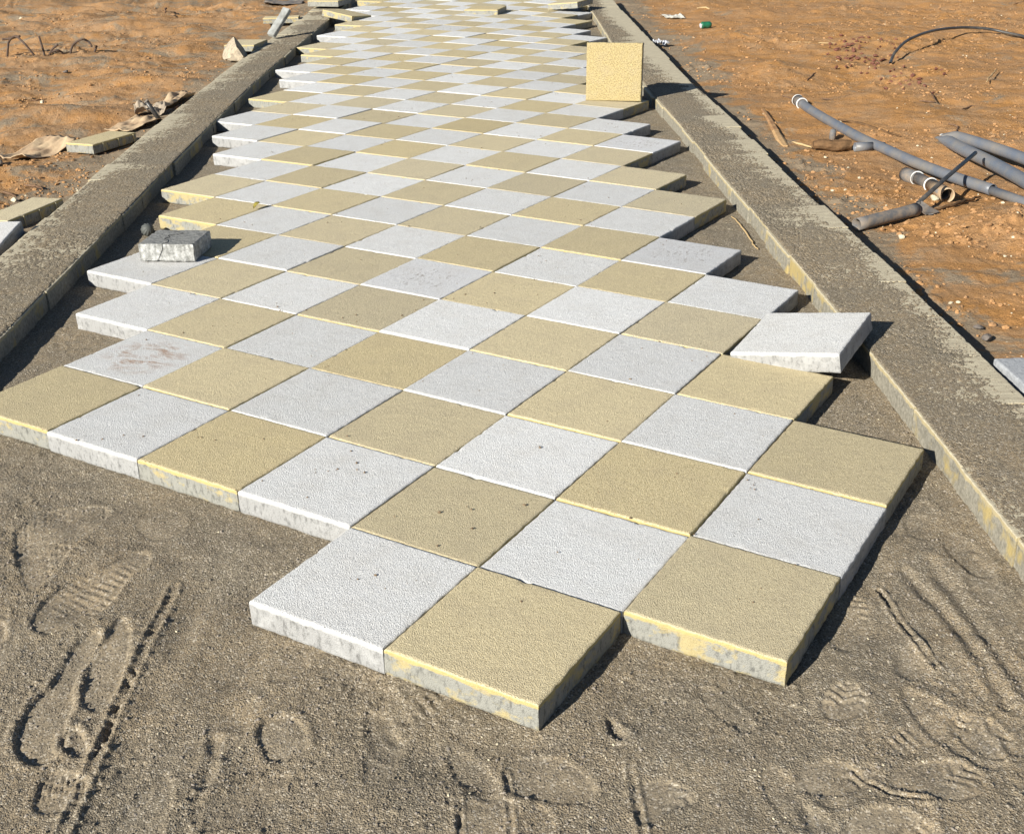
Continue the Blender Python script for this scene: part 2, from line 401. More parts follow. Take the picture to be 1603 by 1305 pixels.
# kerb lines (inner edge x at distance y)
KR_IN = [(-6, 1.995), (0.23, 1.947), (1.02, 1.921), (1.84, 1.893), (2.86, 1.850), (4.40, 1.785), (5.15, 1.763), (6.38, 1.712), (7.2, 1.685), (9.4, 1.625), (11.3, 1.614), (16, 1.56)]
KR_OUT = [(-6, 2.36), (1.1, 2.290), (2.9, 2.228), (3.77, 2.168), (6.03, 2.112), (8.0, 2.058), (9.8, 2.026), (12.9, 1.963), (16, 1.91)]
KL_IN = [(-6, -1.13), (0.5, -1.24), (1.79, -1.262), (2.3, -1.279), (3.42, -1.307), (4.23, -1.340), (5.9, -1.395), (7.7, -1.445), (9.7, -1.455), (11.8, -1.42), (16, -1.39)]
KL_OUT = [(-6, -1.55), (2.86, -1.675), (3.86, -1.705), (4.6, -1.736), (5.45, -1.768), (7.1, -1.808), (8.6, -1.835), (9.9, -1.825), (12.65, -1.775), (16, -1.73)]
def lin(tab, y): return np.interp(y, [t[0] for t in tab], [t[1] for t in tab])

# ---------------------------------------------------------------- ground
def seg_dist(X, Y, pts):
    best = np.full(X.shape, 9.0); side = np.zeros(X.shape)
    for (x0, y0), (x1, y1) in zip(pts[:-1], pts[1:]):
        dx, dy = x1 - x0, y1 - y0; L = dx * dx + dy * dy
        t = np.clip(((X - x0) * dx + (Y - y0) * dy) / L, 0, 1)
        px, py = X - x0 - t * dx, Y - y0 - t * dy
        d = np.hypot(px, py); s = np.sign(dx * py - dy * px)
        m = d < best; best = np.where(m, d, best); side = np.where(m, s, side)
    return best, side
def groove(Z, X, Y, pts, w, depth, rim=0.35, lumpy=False):
    sel = (X > min(p[0] for p in pts) - 6 * w) & (X < max(p[0] for p in pts) + 6 * w) & (Y > min(p[1] for p in pts) - 6 * w) & (Y < max(p[1] for p in pts) + 6 * w)
    x, y = X[sel], Y[sel]
    d, s = seg_dist(x + 0.25 * w * vnoise(x * 40, y * 40, 3), y + 0.25 * w * vnoise(x * 40, y * 40, 4), pts)
    mod = 0.75 + 0.5 * (vnoise(x * 9, y * 9, 8) + 0.5)
    if lumpy: mod = mod * np.clip(0.6 + 3.0 * vnoise(x * 85, y * 85, 56), 0, 1.8) * sstep(-0.2, 0.1, vnoise(x * 23, y * 23, 57))
    depth = depth * (0.50 if lumpy else 0.55)
    z = -depth * mod * np.exp(-(d / w) ** 2) * sstep(-0.35, 0.15, vnoise(x * 11, y * 11, 55) + 0.22) + rim * depth * np.exp(-((d - 1.9 * w) / (0.8 * w)) ** 2) * (0.5 + (vnoise(x * 60, y * 60, 5) + 0.5))
    Z[sel] += z
def poly_world(pix, sc, ox, oy):
    return [G(ox + a * sc, oy + b * sc, -0.07)[:2] for a, b in pix]
def poly_sd(x, y, P):
    """signed distance to a closed polygon, negative inside"""
    n = len(P); d = np.full(x.shape, 9.0); ins = np.zeros(x.shape, bool)
    for i in range(n):
        ax, ay = P[i]; bx, by = P[(i + 1) % n]; ex, ey = bx - ax, by - ay
        t = np.clip(((x - ax) * ex + (y - ay) * ey) / (ex * ex + ey * ey + 1e-12), 0, 1)
        d = np.minimum(d, np.hypot(x - ax - t * ex, y - ay - t * ey))
        c = ((ay > y) != (by > y)) & (x < ex * (y - ay) / (ey + 1e-12) + ax); ins ^= c
    return np.where(ins, -d, d)
def chaikin(P, n=2):
    for _ in range(n):
        Q = []
        for i in range(len(P)):
            a, b = P[i], P[(i + 1) % len(P)]
            Q += [(a[0] * .75 + b[0] * .25, a[1] * .75 + b[1] * .25), (a[0] * .25 + b[0] * .75, a[1] * .25 + b[1] * .75)]
        P = Q
    return P
def stamp(Zd, Pk, X, Y, poly, depth, tread=None, ang=0.0, pitch=0.02, td=0.0022, rim=0.5, slope=(0, 0), pack=1.0, soft=0.006):
    depth = depth * 0.62; slope = (slope[0] * .6, slope[1] * .6)
    poly = chaikin(poly); xs = [p[0] for p in poly]; ys = [p[1] for p in poly]; m = 0.04
    sel = (X > min(xs) - m) & (X < max(xs) + m) & (Y > min(ys) - m) & (Y < max(ys) + m)
    x, y = X[sel], Y[sel]
    d = poly_sd(x + 0.004 * vnoise(x * 60, y * 60, 3), y + 0.004 * vnoise(x * 60, y * 60, 4), poly)
    inside = 1 - sstep(-soft, soft * 0.4, d)
    cx, cy = sum(xs) / len(xs), sum(ys) / len(ys)
    z = -inside * (depth + slope[0] * (x - cx) + slope[1] * (y - cy))
    z = z + rim * depth * np.exp(-((d - 0.010) / 0.008) ** 2) * (0.4 + 1.2 * (vnoise(x * 25, y * 25, 7) + 0.5))
    if tread:
        c, s_ = math.cos(ang), math.sin(ang); a = (x - cx) * c + (y - cy) * s_; b = -(x - cx) * s_ + (y - cy) * c
        if tread == 'bars': t = np.clip(np.sin(a * 2 * math.pi / pitch) * 2.5, -1, 1) * (np.abs((b / (pitch * 3.4)) % 1 - .5) > .09)
        elif tread == 'herring': t = np.clip(np.sin((a + 0.006 * vnoise(x * 30, y * 30, 91) + 0.8 * np.abs((b % (pitch * 2.6)) - pitch * 1.3)) * 2 * math.pi / pitch) * 1.3, -1, 1)
        else:
            row = np.floor(a / pitch); fa = a / pitch - row; fb = (b / (pitch * 1.5) + 0.5 * (row % 2)) % 1
            t = np.where((fa < .22) | (fb < .16) | ((np.abs(fa - .6) < .10) & (fb > .5)), -1.0, 0.5)
        keep = sstep(-0.15, 0.2, vnoise(x * 11 + 5, y * 11, 78) + 0.02)
        z = z + 0.62 * td * t * inside * keep * (0.5 + (vnoise(x * 30 + 2, y * 30, 79) + 0.5))
    Zd[sel] += z; Pk[sel] = np.maximum(Pk[sel], inside * pack)

def ground_z(X, Y, detail=True, packed=None):
    X = np.asarray(X, float); Y = np.asarray(Y, float)
    pz = plane_z(X, Y)
    kri, kro, kli, klo = lin(KR_IN, Y), lin(KR_OUT, Y), lin(KL_IN, Y), lin(KL_OUT, Y)
    # bedding sand
    fg = sstep(1.6, 0.2, Y)
    zs = pz - 0.072 + 0.010 * fbm(X * 2.3, Y * 2.3, 3, 1) + fg * 0.012 * fbm(X * 6.5, Y * 6.5, 2, 15)
    if detail:
        pk = packed if packed is not None else 0.0
        rough_ = np.clip(0.55 + 1.1 * fbm(X * 2.9, Y * 2.9, 3, 13), 0.15, 1.2)
        zs = zs + 0.0042 * fbm(X * 14, Y * 14, 2, 2) + (1 - pk) * rough_ * (0.0022 * fbm(X * 90, Y * 90, 2, 9) + 0.012 * np.clip(fbm(X * 60, Y * 60, 2, 12) - 0.16, 0, 1))
    # raw red earth outside the kerbs
    zr = pz - 0.082 + 0.075 * fbm(X * 0.9, Y * 0.9, 4, 21) * sstep(0.0, 1.2, X - kro)
    zl = pz - 0.055 + 0.10 * fbm(X * 0.8, Y * 1.1, 4, 23) * sstep(0.0, 0.9, klo - X)
    # long shallow ridges scraped by the digger on the left
    rid = vnoise(X * 1.1 + 0.5 * Y, Y * 2.9 - 1.1 * X, 41) + 0.45 * vnoise(X * 2.6 + 1.4 * Y, Y * 6.1 - 2.4 * X, 42)
    zl = zl + 0.10 * np.clip(rid, -0.3, 0.5) * sstep(0.1, 0.8, klo - X) * (1 - 0.9 * np.exp(-((X + 4.2) / 1.2) ** 2 - ((Y - 9.2) / 1.2) ** 2))
    for (gx, gy, sx, sy, h) in ((-2.70, 6.60, 0.55, 0.20, 0.085), (-2.25, 8.1, 0.30, 0.25, 0.075), (-4.4, 8.2, 0.9, 0.3, 0.05), (-3.5, 7.2, 0.5, 0.2, 0.07), (-3.2, 5.35, 0.55, 0.25, 0.05)):
        zl = zl + h * np.exp(-((X - gx) / sx) ** 2 - ((Y - gy) / sy) ** 2)
    for (gx, gy, sx, sy, h) in ((2.95, 8.3, 0.40, 0.45, 0.08), (3.2, 10.6, 0.9, 0.7, 0.06), (4.6, 6.9, 1.0, 0.8, 0.06), (3.5, 3.2, 0.5, 0.35, 0.03)):
        zr = zr + h * np.exp(-((X - gx) / sx) ** 2 - ((Y - gy) / sy) ** 2)
    zd = np.where(X > 0.2, zr, zl)
    if detail:
        clump = np.clip(fbm(X * 13, Y * 13, 3, 25) - 0.10, 0, 1)
        area = np.clip(fbm(X * 1.3, Y * 1.3, 3, 27) + 0.12, 0, 1)
        lf = np.where(X < 0, 0.35 + 0.65 * sstep(7.5, 9.5, Y), 1.0)
        zd = zd + 0.022 * fbm(X * 4.2, Y * 5, 3, 24) + 0.085 * clump * area * lf + 0.006 * fbm(X * 36, Y * 36, 2, 26)
    zd = np.minimum(zd, pz + 0.06)
    out_r = sstep(-0.12, 0.0, X - kro); out_l = sstep(-0.12, 0.0, klo - X)
    o = np.maximum(out_r, out_l)
    # soil stays under the kerb tops next to them
    nr = np.exp(-np.clip(X - kro, 0, 9) / 0.10) * (X > 0); nl = np.exp(-np.clip(klo - X, 0, 9) / 0.08) * (X < 0)
    zd = zd * (1 - nr) + (pz - 0.084 + 0.012 * fbm(X * 9, Y * 9, 2, 60)) * nr
    zd = zd * (1 - nl) + (pz - 0.030 + 0.02 * fbm(X * 6, Y * 6, 2, 61)) * nl
    return zs * (1 - o) + zd * o

def ground_at(x, y): return float(ground_z(np.array([x]), np.array([y]), detail=False)[0])

def stamps(Z, Pk, X, Y):
    """tracks and shoe prints in the loose sand in front of the paving"""
    A = lambda p: poly_world(p, 0.4636, 0, 700)
    B = lambda p: poly_world(p, 0.3065, 300, 850)
    C = lambda p: poly_world(p, 0.5633, 700, 600)
    stamp(Z, Pk, X, Y, A([(30, 290), (120, 205), (240, 185), (385, 175), (330, 250), (240, 320), (150, 440), (90, 480), (60, 400)]), .003, 'bricks', 0.35, .026, .0026)
    stamp(Z, Pk, X, Y, A([(210, 440), (150, 485), (105, 540), (98, 590), (135, 612), (200, 600), (260, 570), (340, 530), (400, 470), (440, 400), (510, 370), (500, 330), (430, 340), (330, 400)]), .006, 'bars', 1.0, .024, .0022, rim=.5)
    stamp(Z, Pk, X, Y, A([(215, 690), (165, 770), (110, 810), (60, 880), (35, 940), (42, 1000), (85, 1035), (150, 1030), (205, 985), (215, 900), (245, 830), (240, 760), (290, 700), (330, 645), (345, 600), (300, 600), (250, 640)]), .009, rim=.45, slope=(-.02, -.02))
    stamp(Z, Pk, X, Y, A([(405, 540), (370, 585), (335, 645), (292, 690), (278, 760), (262, 830), (300, 860), (350, 850), (395, 780), (430, 690), (445, 590)]), .006, 'bars', 1.3, .05, .0012, rim=.4)
    stamp(Z, Pk, X, Y, A([(215, 915), (195, 950), (205, 985), (245, 1008), (300, 1005), (290, 950), (260, 905)]), .012, rim=.4, slope=(-.10, -.05))
    stamp(Z, Pk, X, Y, A([(110, 1110), (160, 1045), (260, 1060), (300, 1110), (240, 1195), (100, 1205)]), .005, 'bricks', 0.2, .022, .004)
    stamp(Z, Pk, X, Y, A([(-60, 560), (5, 560), (20, 600), (10, 640), (-60, 650)]), .007, rim=.5)
    stamp(Z, Pk, X, Y, A([(440, 250), (480, 200), (580, 190), (640, 230), (600, 290), (500, 300)]), .0025, rim=.4, pack=.5)
    stamp(Z, Pk, X, Y, B([(322, 905), (360, 850), (440, 822), (530, 830), (578, 885), (592, 960), (560, 1010), (480, 1040), (390, 1050), (345, 1000)]), .007, rim=.5, slope=(-.05, 0), pack=.6)
    stamp(Z, Pk, X, Y, B([(60, 880), (120, 840), (250, 760), (330, 740), (360, 790), (290, 850), (260, 960), (180, 1060), (80, 1040)]), .003, rim=.4, pack=.5)
    stamp(Z, Pk, X, Y, C([(1035, 860), (1050, 815), (1110, 790), (1170, 830), (1185, 880), (1110, 905), (1060, 900)]), .004, 'herring', 1.2, .026, .0030)
    stamp(Z, Pk, X, Y, C([(960, 1090), (985, 1030), (1060, 1005), (1150, 1030), (1180, 1070), (1120, 1110), (1030, 1110)]), .004, 'herring', 1.2, .028, .0032)
    stamp(Z, Pk, X, Y, C([(500, 1150), (520, 1080), (590, 1060), (680, 1090), (700, 1130), (600, 1150), (560, 1200)]), .004, 'herring', .9, .026, .0028)
    stamp(Z, Pk, X, Y, C([(1080, 1260), (1100, 1180), (1190, 1130), (1300, 1150), (1390, 1210), (1370, 1280), (1200, 1300)]), .006, 'herring', 1.2, .030, .0036)
    stamp(Z, Pk, X, Y, C([(1240, 1040), (1330, 1000), (1450, 1010), (1520, 1060), (1480, 1120), (1380, 1120), (1290, 1100), (1230, 1080)]), .004, 'herring', .5, .03, .0024)
    stamp(Z, Pk, X, Y, C([(1390, 900), (1450, 870), (1540, 900), (1600, 960), (1560, 1010), (1460, 980)]), .004, 'herring', .5, .03, .0028)
    stamp(Z, Pk, X, Y, C([(440, 905), (462, 900), (475, 930), (505, 950), (500, 968), (465, 962), (445, 935)]), .013, rim=.3, slope=(-.15, 0), pack=.2)
    stamp(Z, Pk, X, Y, C([(20, 1190), (40, 1130), (110, 1110), (200, 1130), (215, 1190), (180, 1260), (30, 1260)]), .004, rim=.5, pack=.8)
    stamp(Z, Pk, X, Y, C([(160, 1110), (150, 1040), (200, 1000), (330, 1010), (420, 1080), (400, 1140), (260, 1130)]), .0035, rim=.5, pack=.8)
    stamp(Z, Pk, X, Y, C([(200, 1160), (240, 1130), (300, 1160), (290, 1260), (210, 1270)]), .004, rim=.5, pack=.5)
    stamp(Z, Pk, X, Y, C([(860, 1060), (900, 1020), (960, 1060), (1000, 1130), (1040, 1200), (960, 1210), (900, 1130)]), .0035, rim=.6, pack=.4)
    rs = np.random.RandomState(77)
    for k in range(46):
        if k < 20: cx, cy = rs.uniform(.35, 2.0), rs.uniform(-.78, -.15)
        elif k < 36: cx, cy = rs.uniform(-.9, .35), rs.uniform(-.75, .35)
        else: cx, cy = rs.uniform(1.3, 1.85), rs.uniform(-.3, .8)
        a = rs.uniform(.5, 2.2); L = rs.uniform(.07, .15); w = L * rs.uniform(.32, .42); ca, sa = math.cos(a), math.sin(a)
        P = [(cx + L * math.cos(t) * ca - w * math.sin(t) * (1 - .25 * math.cos(t)) * sa, cy + L * math.cos(t) * sa + w * math.sin(t) * (1 - .25 * math.cos(t)) * ca) for t in np.linspace(0, 2 * math.pi, 14)[:-1]]
        stamp(Z, Pk, X, Y, P, rs.uniform(.002, .0055), (None, None, 'bars' if k % 8 == 2 else None, None)[k % 4], a, rs.uniform(.02, .032), rs.uniform(.0015, .0032), rim=.45, slope=(rs.uniform(-.03, .03), rs.uniform(-.03, .03)), pack=rs.uniform(.3, .9), soft=rs.uniform(.006, .016))
    rut = [(-0.217, 0.19), (-0.215, 0.073), (-0.221, -0.045), (-0.223, -0.168), (-0.221, -0.282), (-0.219, -0.364), (-0.217, -0.464), (-0.215, -0.548), (-0.213, -0.626), (-0.205, -1.1)]
    groove(Z, X, Y, rut, 0.0085, 0.015, 0.6, lumpy=True)
    groove(Z, X, Y, [(-0.14, 0.16), (-0.142, -0.047), (-0.147, -0.183), (-0.153, -0.308), (-0.157, -0.423), (-0.151, -0.539), (-0.156, -0.637), (-0.15, -1.1)], 0.030, 0.008, 0.1)
    groove(Z, X, Y, [(1.57, 0.12), (1.582, -0.016), (1.598, -0.105), (1.613, -0.20)], 0.006, 0.013, 0.8, lumpy=True)
    groove(Z, X, Y, [(1.655, 0.20), (1.675, 0.142), (1.697, 0.043), (1.716, -0.05), (1.725, -0.194), (1.73, -0.33)], 0.016, 0.012, 0.4)
    groove(Z, X, Y, [(1.74, 0.25), (1.755, 0.1), (1.77, -0.1), (1.80, -0.35)], 0.018, 0.009, 0.4)
    groove(Z, X, Y, [(1.365, -0.566), (1.392, -0.597), (1.429, -0.614), (1.47, -0.62)], 0.005, 0.012, 0.5)
    groove(Z, X, Y, [(0.546, -0.60), (0.55, -0.675), (0.56, -0.78)], 0.005, 0.008, 0.6, lumpy=True)
    groove(Z, X, Y, [(0.637, -0.525), (0.645, -0.6), (0.651, -0.70)], 0.005, 0.008, 0.6, lumpy=True)
    groove(Z, X, Y, [(0.892, -0.51), (0.893, -0.57), (0.90, -0.70)], 0.006, 0.012, 0.6, lumpy=True)
    groove(Z, X, Y, [(0.02, -0.40), (0.03, -0.52), (0.02, -0.70), (0.03, -0.9)], 0.012, 0.007, 0.4)
    groove(Z, X, Y, [(0.06, 0.28), (-0.03, 0.18), (-0.10, 0.05)], 0.006, 0.005, 0.5, lumpy=True)

def build_ground():
    d = [0.9]
    while d[-1] < 18.5:
        r = 0.0021 if d[-1] > 5.2 else (0.0011 if d[-1] > 3.1 else 0.02)
        d.append(d[-1] * (1 + r))
    while d[-1] < 120: d.append(d[-1] * 1.06)
    d = np.array(d); ys = d - 4.0
    sf = np.arange(-0.46, 0.46001, 0.00108)
    so_ = []; s = 0.46
    while s < 4.0: s *= 1.06; so_.append(s)
    so_ = np.array(so_)
    ss = np.concatenate([-so_[::-1], sf, so_])
    D, S = np.meshgrid(d, ss, indexing='ij')
    X = 0.35 + S * D; Y = D - 4.0
    far = sstep(16, 22, np.hypot(X, Y))
    Zd = np.zeros(X.shape); Pk = np.zeros(X.shape)
    stamps(Zd, Pk, X, Y)
    Z = ground_z(X, Y, True, Pk) + Zd
    Z = Z * (1 - far) + (-0.10 + 0.35 * fbm(X * 0.15, Y * 0.15, 3, 71)) * far
    # little heap that props up the tilted white tile
    Z += 0.050 * np.exp(-((X - 1.80) / 0.07) ** 2 - ((Y - 1.58) / 0.09) ** 2)
    nr, nc = X.shape
    V = np.stack([X, Y, Z], -1).reshape(-1, 3)
    idx = np.arange(nr * nc).reshape(nr, nc)
    a, b, c, e = idx[:-1, :-1], idx[:-1, 1:], idx[1:, 1:], idx[1:, :-1]
    Fc = np.stack([a, b, c, e], -1).reshape(-1, 4)
    mx = V[Fc].mean(1)
    kr = (lin(KR_IN, mx[:, 1]) + lin(KR_OUT, mx[:, 1])) / 2; kl = (lin(KL_IN, mx[:, 1]) + lin(KL_OUT, mx[:, 1])) / 2
    inside = (mx[:, 0] < kr) & (mx[:, 0] > kl) & (mx[:, 1] < 15)
    for name, m, mat in (("sand_bed", inside, M_SAND), ("dirt_ground", ~inside, M_DIRT)):
        f = Fc[m]; used, inv = np.unique(f, return_inverse=True)
        me = mesh_np(name, V[used], inv.reshape(-1, 4), mat)
        at = me.attributes.new("packed", 'FLOAT', 'POINT'); at.data.foreach_set("value", Pk.reshape(-1)[used].astype(np.float32))
        link(name, me, kind="structure")
build_ground()

# ---------------------------------------------------------------- slab meshes
def slab_mesh(name, a, b, t, mat, seed, n=40, round_=0.006, rough=0.0006, side_rough=0.0012):
    """rounded-edge concrete slab, top at z=0, centred on x,y"""
    rs = np.random.RandomState(seed)
    def coords(L):
        e = np.array([0, 0.0009, 0.0026, 0.0055]); mid = np.linspace(0.011, L - 0.011, n)
        return np.concatenate([e, mid, L - e[::-1]]) - L / 2
    xs, ys = coords(a), coords(b)
    X, Y = np.meshgrid(xs, ys, indexing='ij')
    d = np.minimum(a / 2 - np.abs(X), b / 2 - np.abs(Y)); q = np.clip(1 - d / round_, 0, 1)
    Z = -round_ * (1 - np.sqrt(np.clip(1 - q ** 2, 0, 1))) + rough * (fbm(X * 110 + seed * 9, Y * 110, 2, seed) * 2)
    dx = side_rough * (fbm(Y * 60, Y * 0 + seed, 3, seed + 1)) * 2; dy = side_rough * (fbm(X * 60, X * 0 + seed, 3, seed + 2)) * 2
    near = np.clip(1 - d / 0.01, 0, 1)
    X = X + dx * near * np.sign(X) * (np.abs(X) > a / 2 - 0.01); Y = Y + dy * near * np.sign(Y) * (np.abs(Y) > b / 2 - 0.01)
    # a chipped corner or two
    for k in range(2):
        cx, cy = (rs.choice([-1, 1]) * a / 2, rs.uniform(-1, 1) * b / 2) if rs.rand() < .5 else (rs.uniform(-1, 1) * a / 2, rs.choice([-1, 1]) * b / 2)
        r = rs.uniform(0.006, 0.016); dd = np.hypot(X - cx, Y - cy); Z = Z - 0.006 * np.clip(1 - dd / r, 0, 1)
    nx, ny = X.shape
    V = [np.stack([X, Y, Z], -1).reshape(-1, 3)]
    idx = np.arange(nx * ny).reshape(nx, ny)
    Fq = np.stack([idx[:-1, :-1], idx[1:, :-1], idx[1:, 1:], idx[:-1, 1:]], -1).reshape(-1, 4)
    per = np.concatenate([idx[:-1, 0], idx[-1, :-1], idx[1:, -1][::-1], idx[0, 1:][::-1]])
    P = V[0][per]; base = nx * ny; m = len(per)
    nrm = np.stack([np.where(np.abs(P[:, 0]) > a / 2 - 0.004, np.sign(P[:, 0]), 0), np.where(np.abs(P[:, 1]) > b / 2 - 0.004, np.sign(P[:, 1]), 0)], 1)
    lv = [0.16, 0.32, 0.5, 0.68, 0.84, 0.95, 1.0]; rings = [per]; fs = [Fq]
    arc = np.arange(m)
    for i, f in enumerate(lv):
        o = side_rough * 1.6 * fbm(arc * 0.33, np.full(m, f * 9.0) + seed, 3, seed + 5)
        bot = 0.003 if f == 1.0 else 0.0
        Q = P.copy(); Q[:, :2] += nrm * (o[:, None] - bot); z = -round_ + (-t + round_) * f
        if f == 1.0: z = z + 0.004 * np.clip(fbm(arc * 0.22, arc * 0 + 3.3, 2, seed + 6), -1, .5)
        Q[:, 2] = z
        V.append(Q); ring = base + np.arange(m); base += m
        p = rings[-1]
        fs.append(np.stack([p, ring, np.roll(ring, -1), np.roll(p, -1)], -1))
        rings.append(ring)
    V = np.concatenate(V); fs = np.concatenate(fs)
    c = len(V); V = np.concatenate([V, [[0, 0, -t]]])
    r = rings[-1]
    tri = np.stack([r, np.full(m, c), np.roll(r, -1), np.roll(r, -1)], -1)
    me = bpy.data.meshes.new(name)
    verts = V.tolist(); faces = fs.tolist() + [[int(q[0]), int(q[1]), int(q[2])] for q in tri]
    me.from_pydata(verts, [], faces); me.update()
    me.polygons.foreach_set("use_smooth", np.ones(len(me.polygons), dtype=bool))
    # outward normals
    bm = bmesh.new(); bm.from_mesh(me); bmesh.ops.recalc_face_normals(bm, faces=bm.faces); bm.to_mesh(me); bm.free()
    me.materials.append(mat); return me

TS = 0.3975; TT = 0.070
yel = [slab_mesh("yellow_paving_tile", TS, TS, TT, M_YEL, 10 + k) for k in range(4)]
whi = [slab_mesh("white_paving_tile", TS, TS, TT, M_WHI, 30 + k) for k in range(4)]
def with_mat(me, m):
    c = me.copy(); c.materials.clear(); c.materials.append(m); return c
whi_stained = with_mat(whi[1], M_WHS); whi_spot = with_mat(whi[2], M_WHSPOT)

# ---------------------------------------------------------------- paving: every tile its own object
RMIN = {0: 0, 1: -4, 2: -4, 3: -5, 4: -6, 5: -6, 6: -7, 7: -8, 8: -8, 9: -9, 10: -10, 11: -11, 12: -11, 13: -12, 14: -12, 15: -13, 16: -14, 17: -14, 18: -15, 19: -16, 20: -16, 21: -17, 22: -17, 23: -18, 24: -18, 25: -19, 26: -20, 27: -20, 28: -21, 29: -22, 30: -22, 31: -22}
RMAX = {0: 1, 1: 2, 2: 2, 3: 2, 4: 1, 5: 0, 6: 0, 7: -1, 8: -2, 9: -2, 10: -3, 11: -4, 12: -4, 13: -5, 14: -6, 15: -6, 16: -7, 17: -8, 18: -8, 19: -9, 20: -9, 21: -10, 22: -11, 23: -11, 24: -12, 25: -13, 26: -13, 27: -14, 28: -14, 29: -15, 30: -15, 31: -16}
ORD = "first second third fourth fifth sixth seventh eighth ninth tenth eleventh twelfth thirteenth fourteenth fifteenth sixteenth seventeenth eighteenth nineteenth twentieth".split()
def ordn(n):
    if n <= 20: return ORD[n - 1]
    return {2: "twenty", 3: "thirty"}[n // 10] + "-" + ORD[n % 10 - 1] if n % 10 else {3: "thirtieth", 2: "twentieth"}[n // 10]
SPECIAL = {
    (0, 0): "white tile at the near left corner of the paving, jutting into the sand",
    (1, 0): "yellow tile at the nearest corner of the paving, its yellow side smeared grey",
    (2, 1): "yellow tile at the near right corner of the paving with a smooth top",
    (2, 3): "yellow tile at the right tip of the near paving, casting a shadow toward the kerb",
    (-4, 2): "white tile with reddish brown soil smeared across its top, by the left edge",
    (-6, 4): "white tile at the left edge with the grey block standing on it",
    (-6, 5): "yellow tile lying in the shadow of the grey block",
    (-7, 6): "yellow tile at the left edge with a dry leaf on its far corner",
    (-3, 5): "white tile with dark brown specks of dirt, next to the block's shadow",
    (-4, 1): "yellow tile cut by the left edge of the photo, nearest the left kerb",
    (-6, 15): "yellow tile on the right edge with the upright tile standing on it",
    (-3, 1): "white tile beside the yellow one at the far left of the front edge",
}
n_tiles = 0
for v in range(0, 32):
    for u in range(RMIN[v], RMAX[v] + 1):
        c = [paving(u, v), paving(u + 1, v), paving(u + 1, v + 1), paving(u, v + 1)]
        ctr = sum(c, Vector()) / 4
        if ctr.y > 13.9: continue
        ex = ((c[1] - c[0]) + (c[2] - c[3])) / 2; ey = ((c[3] - c[0]) + (c[2] - c[1])) / 2
        lx, ly = ex.length, ey.length
        X = ex.normalized(); Yv = (ey - X * ey.dot(X)).normalized()
        # split the small shear between both axes
        sh = ex.normalized().dot(ey.normalized()) / 2
        X = (ex.normalized() - ey.normalized() * sh).normalized(); Yv = (ey - X * ey.dot(X)).normalized()
        Zv = X.cross(Yv)
        q = random.Random(u * 131 + v * 17)
        near_j = 1.0 if v < 12 else 0.6
        Mx = Matrix((X, Yv, Zv)).transposed().to_4x4()
        Mx = Mx @ Euler((q.gauss(0, .0016), q.gauss(0, .0016), q.gauss(0, .0028) * near_j)).to_matrix().to_4x4()
        Mx.translation = ctr + Vector((q.gauss(0, .0008), q.gauss(0, .0008), q.gauss(0, .0016)))
        white = (u + v) % 2 == 0
        k = q.randrange(4)
        me = (whi if white else yel)[k]
        if (u, v) == (-4, 2): me = whi_stained
        if (u, v) in ((-3, 5), (-4, 12), (-1, 7)): me = whi_spot
        o = bpy.data.objects.new("white_paving_tile" if white else "yellow_paving_tile", me); col.objects.link(o)
        turn = q.choice((0, 1, 2, 3)) * math.pi / 2 if (u, v) != (-4, 2) else 0.35
        if (u, v) == (-4, 2): turn = 0
        o.matrix_world = Mx @ Matrix.Rotation(turn, 4, 'Z') @ Matrix.Diagonal((min(lx, .4) / .4, min(ly, .4) / .4, 1, 1) if turn in (0, math.pi) else (min(ly, .4) / .4, min(lx, .4) / .4, 1, 1))
        o['label'] = SPECIAL.get((u, v)) or "%s paving tile, %s from the left end of the %s row from the front" % ("white" if white else "yellow", ordn(u - RMIN[v] + 1), ordn(v + 1))
        o['category'] = "paving tile"; o['group'] = "paving tiles laid in a chequered pattern"
        n_tiles += 1
print("tiles", n_tiles)

def place_slab(me, bottom_front_left, rot_deg, dims, name, label, group=None, cat="paving tile"):
    """slab whose lower front-left corner is given; dims = along x, y, z of the slab's frame"""
    R = Euler([math.radians(a) for a in rot_deg]).to_matrix()
    loc = Vector(bottom_front_left) + R @ Vector((dims[0] / 2, dims[1] / 2, dims[2]))
    return link(name, me, loc, R.to_euler(), label=label, category=cat, group=group)

# the white tile that still sits tilted on the right edge
TILT = (3.5, -9.5, -30.5)
R = Euler([math.radians(a) for a in TILT]).to_matrix()
a0 = Vector(G(1143.0, 551.5, 0.004)) - R @ Vector((0, 0, TT))
tl = place_slab(whi[3], a0, TILT, (TS * .965, TS * .965, TT), "white_paving_tile", "white tile lying tilted on the right edge, its right side propped up off the sand")
tl.scale = (.965, .965, 1)
# the upright tile
p = paving(-5.35, 15.35); zu = -0.028
link("yellow_paving_tile", slab_mesh("yellow_paving_tile", 0.402, 0.402, TT, M_YELU, 51), (1.388, 6.475, zu + 0.203), (math.radians(90 - 6), 0, math.radians(-13.5)),
     label="yellow tile standing upright on edge near the right kerb", category="paving tile")
